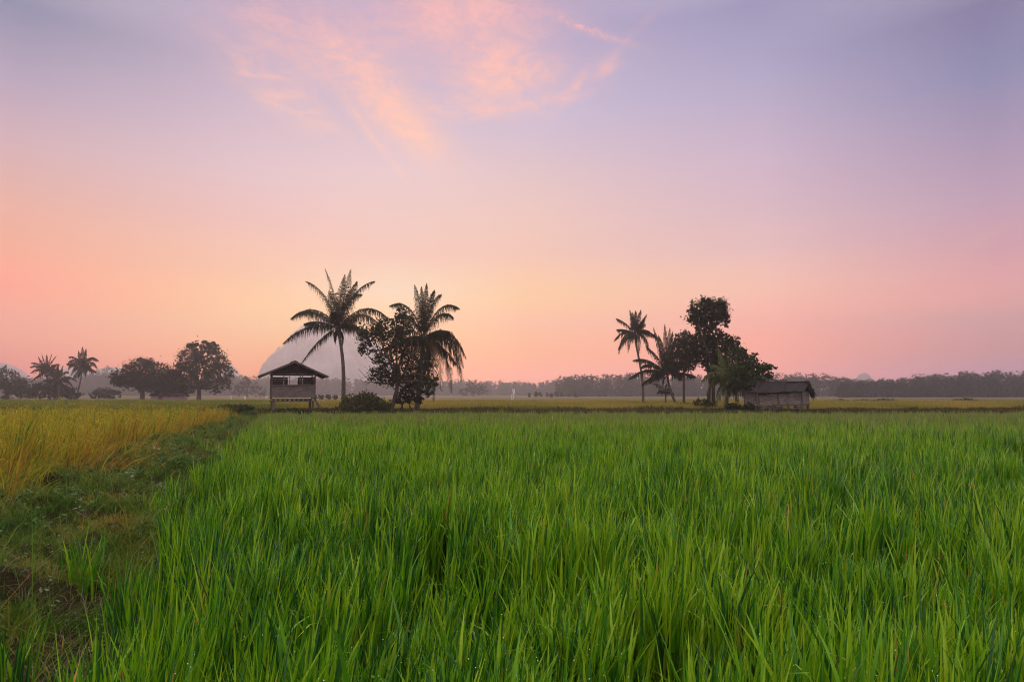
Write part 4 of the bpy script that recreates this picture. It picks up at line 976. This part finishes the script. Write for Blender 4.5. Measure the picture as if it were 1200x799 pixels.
ADJ = {(0, 0): (-0.3362, -0.2217, -0.1542), (0, 90): (-0.2392, -0.1604, -0.0717), (0, 160): (-0.1277, -0.1255, -0.0715), (0, 210): (-0.0104, -0.1093, -0.1167), (0, 280): (0.3115, -0.0893, -0.2225), (0, 340): (1.1587, -0.1167, -0.3095), (0, 390): (19.1896, 0.1719, -0.2918), (0, 425): (5.5552, -0.0352, -0.225), (300, 0): (-0.2483, -0.1915, -0.0954), (300, 120): (-0.2159, -0.1429, -0.062), (300, 200): (-0.1651, -0.1062, -0.0333), (300, 260): (-0.1097, -0.1273, -0.0924), (300, 320): (0.0756, -0.0341, -0.1982), (300, 380): (0.812, 0.4683, -0.3663), (300, 430): (1.5814, 0.2363, -0.314), (460, 0): (-0.2453, -0.1804, -0.0895), (460, 120): (-0.2442, -0.1531, -0.0604), (460, 200): (-0.1725, -0.1058, -0.0356), (460, 300): (-0.1726, -0.1176, -0.1125), (460, 345): (-0.0353, 0.257, 0.0428), (460, 390): (1.0068, 0.5347, -0.3916), (460, 430): (1.3008, 0.3822, -0.1998), (620, 0): (-0.2561, -0.1901, -0.0996), (620, 130): (-0.2147, -0.1213, -0.0169), (620, 235): (-0.0994, -0.0833, -0.0715), (620, 300): (-0.0115, -0.0597, -0.1058), (620, 350): (0.3793, 0.1482, -0.3004), (620, 415): (1.1669, 0.2043, -0.2745), (620, 440): (1.5589, 0.2845, 0.0826), (900, 0): (-0.2461, -0.1808, -0.0974), (900, 90): (-0.1881, -0.1174, -0.032), (900, 180): (-0.0827, -0.0666, 0.02), (900, 235): (-0.0133, -0.0394, 0.0317), (900, 290): (0.1806, 0.055, 0.0598), (900, 340): (0.7875, 0.2594, 0.0236), (900, 400): (4.3251, 0.3248, -0.0564), (900, 435): (6.7969, 0.4655, 0.2228), (1175, 0): (-0.2462, -0.2144, -0.1517), (1175, 80): (-0.2832, -0.1847, -0.0946), (1175, 160): (-0.2069, -0.1548, -0.0571), (1175, 230): (-0.0786, -0.0984, 0.0106), (1175, 290): (0.187, -0.0668, 0.0012), (1175, 350): (0.982, 0.11, -0.0116), (1175, 405): (1.0382, 0.1404, 0.0331), (1175, 440): (0.9574, 0.3125, 0.7105)}
ZEN_FILL = (2.15, 1.90, 1.75); BACK_FILL = (1.15, .92, .95)  # overhead and rear sky brightened beyond the visible part, added fill for the foreground
E0, E1 = -12.0, 90.0
elf = mth('DIVIDE', mth('SUBTRACT', EL, E0), E1 - E0)
cols = []
for u in sorted(SKY):
    st = []
    for (v, c) in SKY[u]:
        cl = np.array(srgb(c)) + np.array(ADJ.get((u, v), (0, 0, 0)))
        st.append(((azel(u, v)[1] - E0) / (E1 - E0), tuple(np.clip(cl, .0, 3))))
    low = SKY[u][-1][1]; st.append((0.02, st[-1][1])); st.append((.52, tuple((np.array(srgb(SKY[u][0][1])) + ZEN_FILL) / 2 * .9))); st.append((.66, ZEN_FILL)); st.append((1, ZEN_FILL))
    r = ramp_node(nt, st); lk(elf, r.inputs['Fac']); cols.append((azel(u, 400)[0], r.outputs['Color']))
back = ramp_node(nt, [(.1, tuple(.7 * np.array(BACK_FILL))), (.25, BACK_FILL), (.45, BACK_FILL), (.66, ZEN_FILL)]); lk(elf, back.inputs['Fac'])
cols = [(-130, back.outputs['Color'])] + cols + [(130, back.outputs['Color'])]
cur = cols[0][1]
for (a0, _), (a1, c) in zip(cols[:-1], cols[1:]):
    mr = nd('ShaderNodeMapRange'); mr.inputs['From Min'].default_value = a0; mr.inputs['From Max'].default_value = a1; lk(AZ, mr.inputs['Value'])
    mx = nd('ShaderNodeMix', data_type='RGBA'); lk(mr.outputs[0], mx.inputs['Factor']); lk(cur, mx.inputs['A']); lk(c, mx.inputs['B'])
    cur = mx.outputs['Result']
# high wisps of cloud, built in azimuth and elevation
cmb = nd('ShaderNodeCombineXYZ'); lk(AZ, cmb.inputs[0]); lk(EL, cmb.inputs[1])
def streak_noise(rot, sx, sy, detail, dist):
    mp = nd('ShaderNodeMapping'); mp.inputs['Rotation'].default_value = (0, 0, math.radians(rot)); mp.inputs['Scale'].default_value = (sx, sy, 1)
    lk(cmb.outputs[0], mp.inputs['Vector'])
    n = nd('ShaderNodeTexNoise'); n.inputs['Scale'].default_value = 1; n.inputs['Detail'].default_value = detail; n.inputs['Roughness'].default_value = .6; n.inputs['Distortion'].default_value = dist
    lk(mp.outputs[0], n.inputs['Vector']); return n.outputs['Fac']
NA = streak_noise(38, .30, .75, 10, .8); NB = streak_noise(-26, .28, .70, 10, .9); NC = streak_noise(20, .9, 1.6, 6, .8)
CLOUDS = [  # photo centre, half length, half width (px), tilt (deg, down to the right), strength, noise, veil
    (474, 142, 54, 23, 40, 1.15, 'A', .75), (436, 108, 30, 16, 70, .75, 'A', .4), (578, 78, 46, 25, -24, 1.1, 'B', .62), (610, 94, 44, 17, -12, .95, 'B', .5), (545, 14, 88, 36, -10, 1.0, 'B', .72), (410, 72, 62, 30, 30, .65, 'A', .4), (330, 38, 70, 34, 22, .55, 'A', .35), (315, 106, 58, 18, 32, .65, 'A', .25),
    (360, 126, 55, 12, 35, .4, 'A', .2), (620, 122, 60, 7, -8, .65, 'B', .45), (672, 104, 26, 6, -52, .6, 'B', .45), (712, 80, 17, 9, -30, .6, 'B', .3), (688, 34, 48, 4, 23, .7, 'C', .3), (436, 160, 55, 5, 50, .6, 'A', .4), (745, 38, 40, 5, -38, .20, 'B', .3), (560, 130, 80, 11, 3, .45, 'B', .3),
    (500, 45, 190, 65, 0, .26, 'B', .5), (1013, 302, 12, 8, -50, .4, 'C', .4), (868, 273, 62, 5, 2, .32, 'B', .4), (1130, 372, 110, 7, 2, .26, 'B', .4), (1140, 285, 40, 7, -25, .3, 'B', .4), (1185, 373, 60, 5, 2, .4, 'B', .4), (2, 243, 10, 4, 0, .6, 'C', .5), (650, 378, 130, 5, 3, .15, 'B', .4)]
mask = None
for (u, v, hl, hw_, tilt, st, nz, veil) in CLOUDS:
    a0, e0 = azel(u, v); dg = 1 / (F * math.radians(1)) ;
    k = (math.hypot(u - 600, v - 399.5) / F); sc_ = dg / (1 + k * k) ** .75
    ce, se = math.cos(math.radians(tilt)), math.sin(math.radians(tilt))
    da = mth('SUBTRACT', AZ, a0); da = mth('MULTIPLY', da, math.cos(math.radians(e0))); de = mth('SUBTRACT', e0, EL)
    p = mth('ADD', mth('MULTIPLY', da, ce), mth('MULTIPLY', de, se)); q = mth('SUBTRACT', mth('MULTIPLY', de, ce), mth('MULTIPLY', da, se))
    p = mth('DIVIDE', p, hl * sc_ * 1.15); q = mth('DIVIDE', q, hw_ * sc_ * 1.2)
    g = mth('POWER', 2.718, mth('MULTIPLY', mth('ADD', mth('MULTIPLY', p, p), mth('MULTIPLY', q, q)), -1.1))
    g = mth('MULTIPLY', g, st)
    n = {'A': NA, 'B': NB, 'C': NC}[nz]
    mr = nd('ShaderNodeMapRange'); mr.interpolation_type = 'SMOOTHSTEP'; mr.inputs['From Min'].default_value = .36; mr.inputs['From Max'].default_value = .64; lk(n, mr.inputs['Value'])
    g = mth('MULTIPLY', g, mth('ADD', mth('MULTIPLY', mr.outputs[0], 1 - veil), veil))
    mask = g if mask is None else mth('SUBTRACT', mth('ADD', mask, g), mth('MULTIPLY', mask, g))
fine = nd('ShaderNodeMapRange'); fine.inputs['From Min'].default_value = .3; fine.inputs['From Max'].default_value = .7; fine.inputs['To Min'].default_value = .75; fine.inputs['To Max'].default_value = 1.15; lk(NC, fine.inputs['Value'])
mask = mth('MINIMUM', mth('MULTIPLY', mask, fine.outputs[0]), .95)
ce_ = nd('ShaderNodeMapRange'); ce_.inputs['From Min'].default_value = 20; ce_.inputs['From Max'].default_value = 33; lk(EL, ce_.inputs['Value'])
cc = ramp_node(nt, [(0, srgb((255, 194, 160))), (.5, srgb((252, 180, 160))), (1, srgb((242, 164, 160)))]); lk(ce_.outputs[0], cc.inputs['Fac'])
mx = nd('ShaderNodeMix', data_type='RGBA'); lk(mask, mx.inputs['Factor']); lk(cur, mx.inputs['A']); lk(cc.outputs['Color'], mx.inputs['B'])
bg1 = nd('ShaderNodeBackground'); lk(mx.outputs['Result'], bg1.inputs['Color']); bg1.inputs['Strength'].default_value = 1.0
SUN_AZ = azel(445, 340)[0]; SUN_EL = 6.0
sky = nd('ShaderNodeTexSky', sky_type='NISHITA'); sky.sun_disc = False; sky.sun_elevation = math.radians(1.5); sky.sun_rotation = math.radians(SUN_AZ); sky.air_density = 1.5; sky.dust_density = 2
bg2 = nd('ShaderNodeBackground'); lk(sky.outputs[0], bg2.inputs['Color']); bg2.inputs['Strength'].default_value = .05
ad = nd('ShaderNodeAddShader'); lk(bg1.outputs[0], ad.inputs[0]); lk(bg2.outputs[0], ad.inputs[1])
wo = nd('ShaderNodeOutputWorld'); lk(ad.outputs[0], wo.inputs['Surface'])

sl = bpy.data.lights.new('sun', 'SUN'); sl.energy = 1.1; sl.angle = math.radians(14); sl.color = (1, .72, .48)
so = bpy.data.objects.new('sun', sl); link(so)
dz = Vector((math.sin(math.radians(SUN_AZ)) * math.cos(math.radians(SUN_EL + 6)), math.cos(math.radians(SUN_AZ)) * math.cos(math.radians(SUN_EL + 6)), math.sin(math.radians(SUN_EL + 6))))
so.rotation_euler = dz.to_track_quat('Z', 'Y').to_euler(); so.location = (-60, 300, 90)

# ------------------------------------------------------------------ camera and render settings
cam = bpy.data.cameras.new('camera'); cam.sensor_width = 36; cam.sensor_fit = 'HORIZONTAL'; cam.lens = 36 * F / 1200
cam.clip_start = .05; cam.clip_end = 6000
co = bpy.data.objects.new('camera', cam); link(co); co.location = (0, 0, CAMZ); co.rotation_euler = (PI / 2 + TH, 0, 0)
SC.camera = co
SC.view_settings.view_transform = 'Standard'; SC.view_settings.look = 'None'; SC.view_settings.exposure = 0; SC.view_settings.gamma = 1; SC.view_settings.use_curve_mapping = False
SC.render.engine = 'CYCLES'
cy = SC.cycles; cy.pixel_filter_type = 'BLACKMAN_HARRIS'; cy.filter_width = 1.1
cy.max_bounces = 4; cy.diffuse_bounces = 2; cy.glossy_bounces = 2; cy.transmission_bounces = 3; cy.transparent_max_bounces = 4; cy.volume_bounces = 0
cy.use_adaptive_sampling = True; cy.adaptive_threshold = .02; cy.use_denoising = True
try: cy.denoiser = 'OPENIMAGEDENOISE'
except Exception: pass
cy.caustics_reflective = False; cy.caustics_refractive = False; cy.sample_clamp_indirect = 4
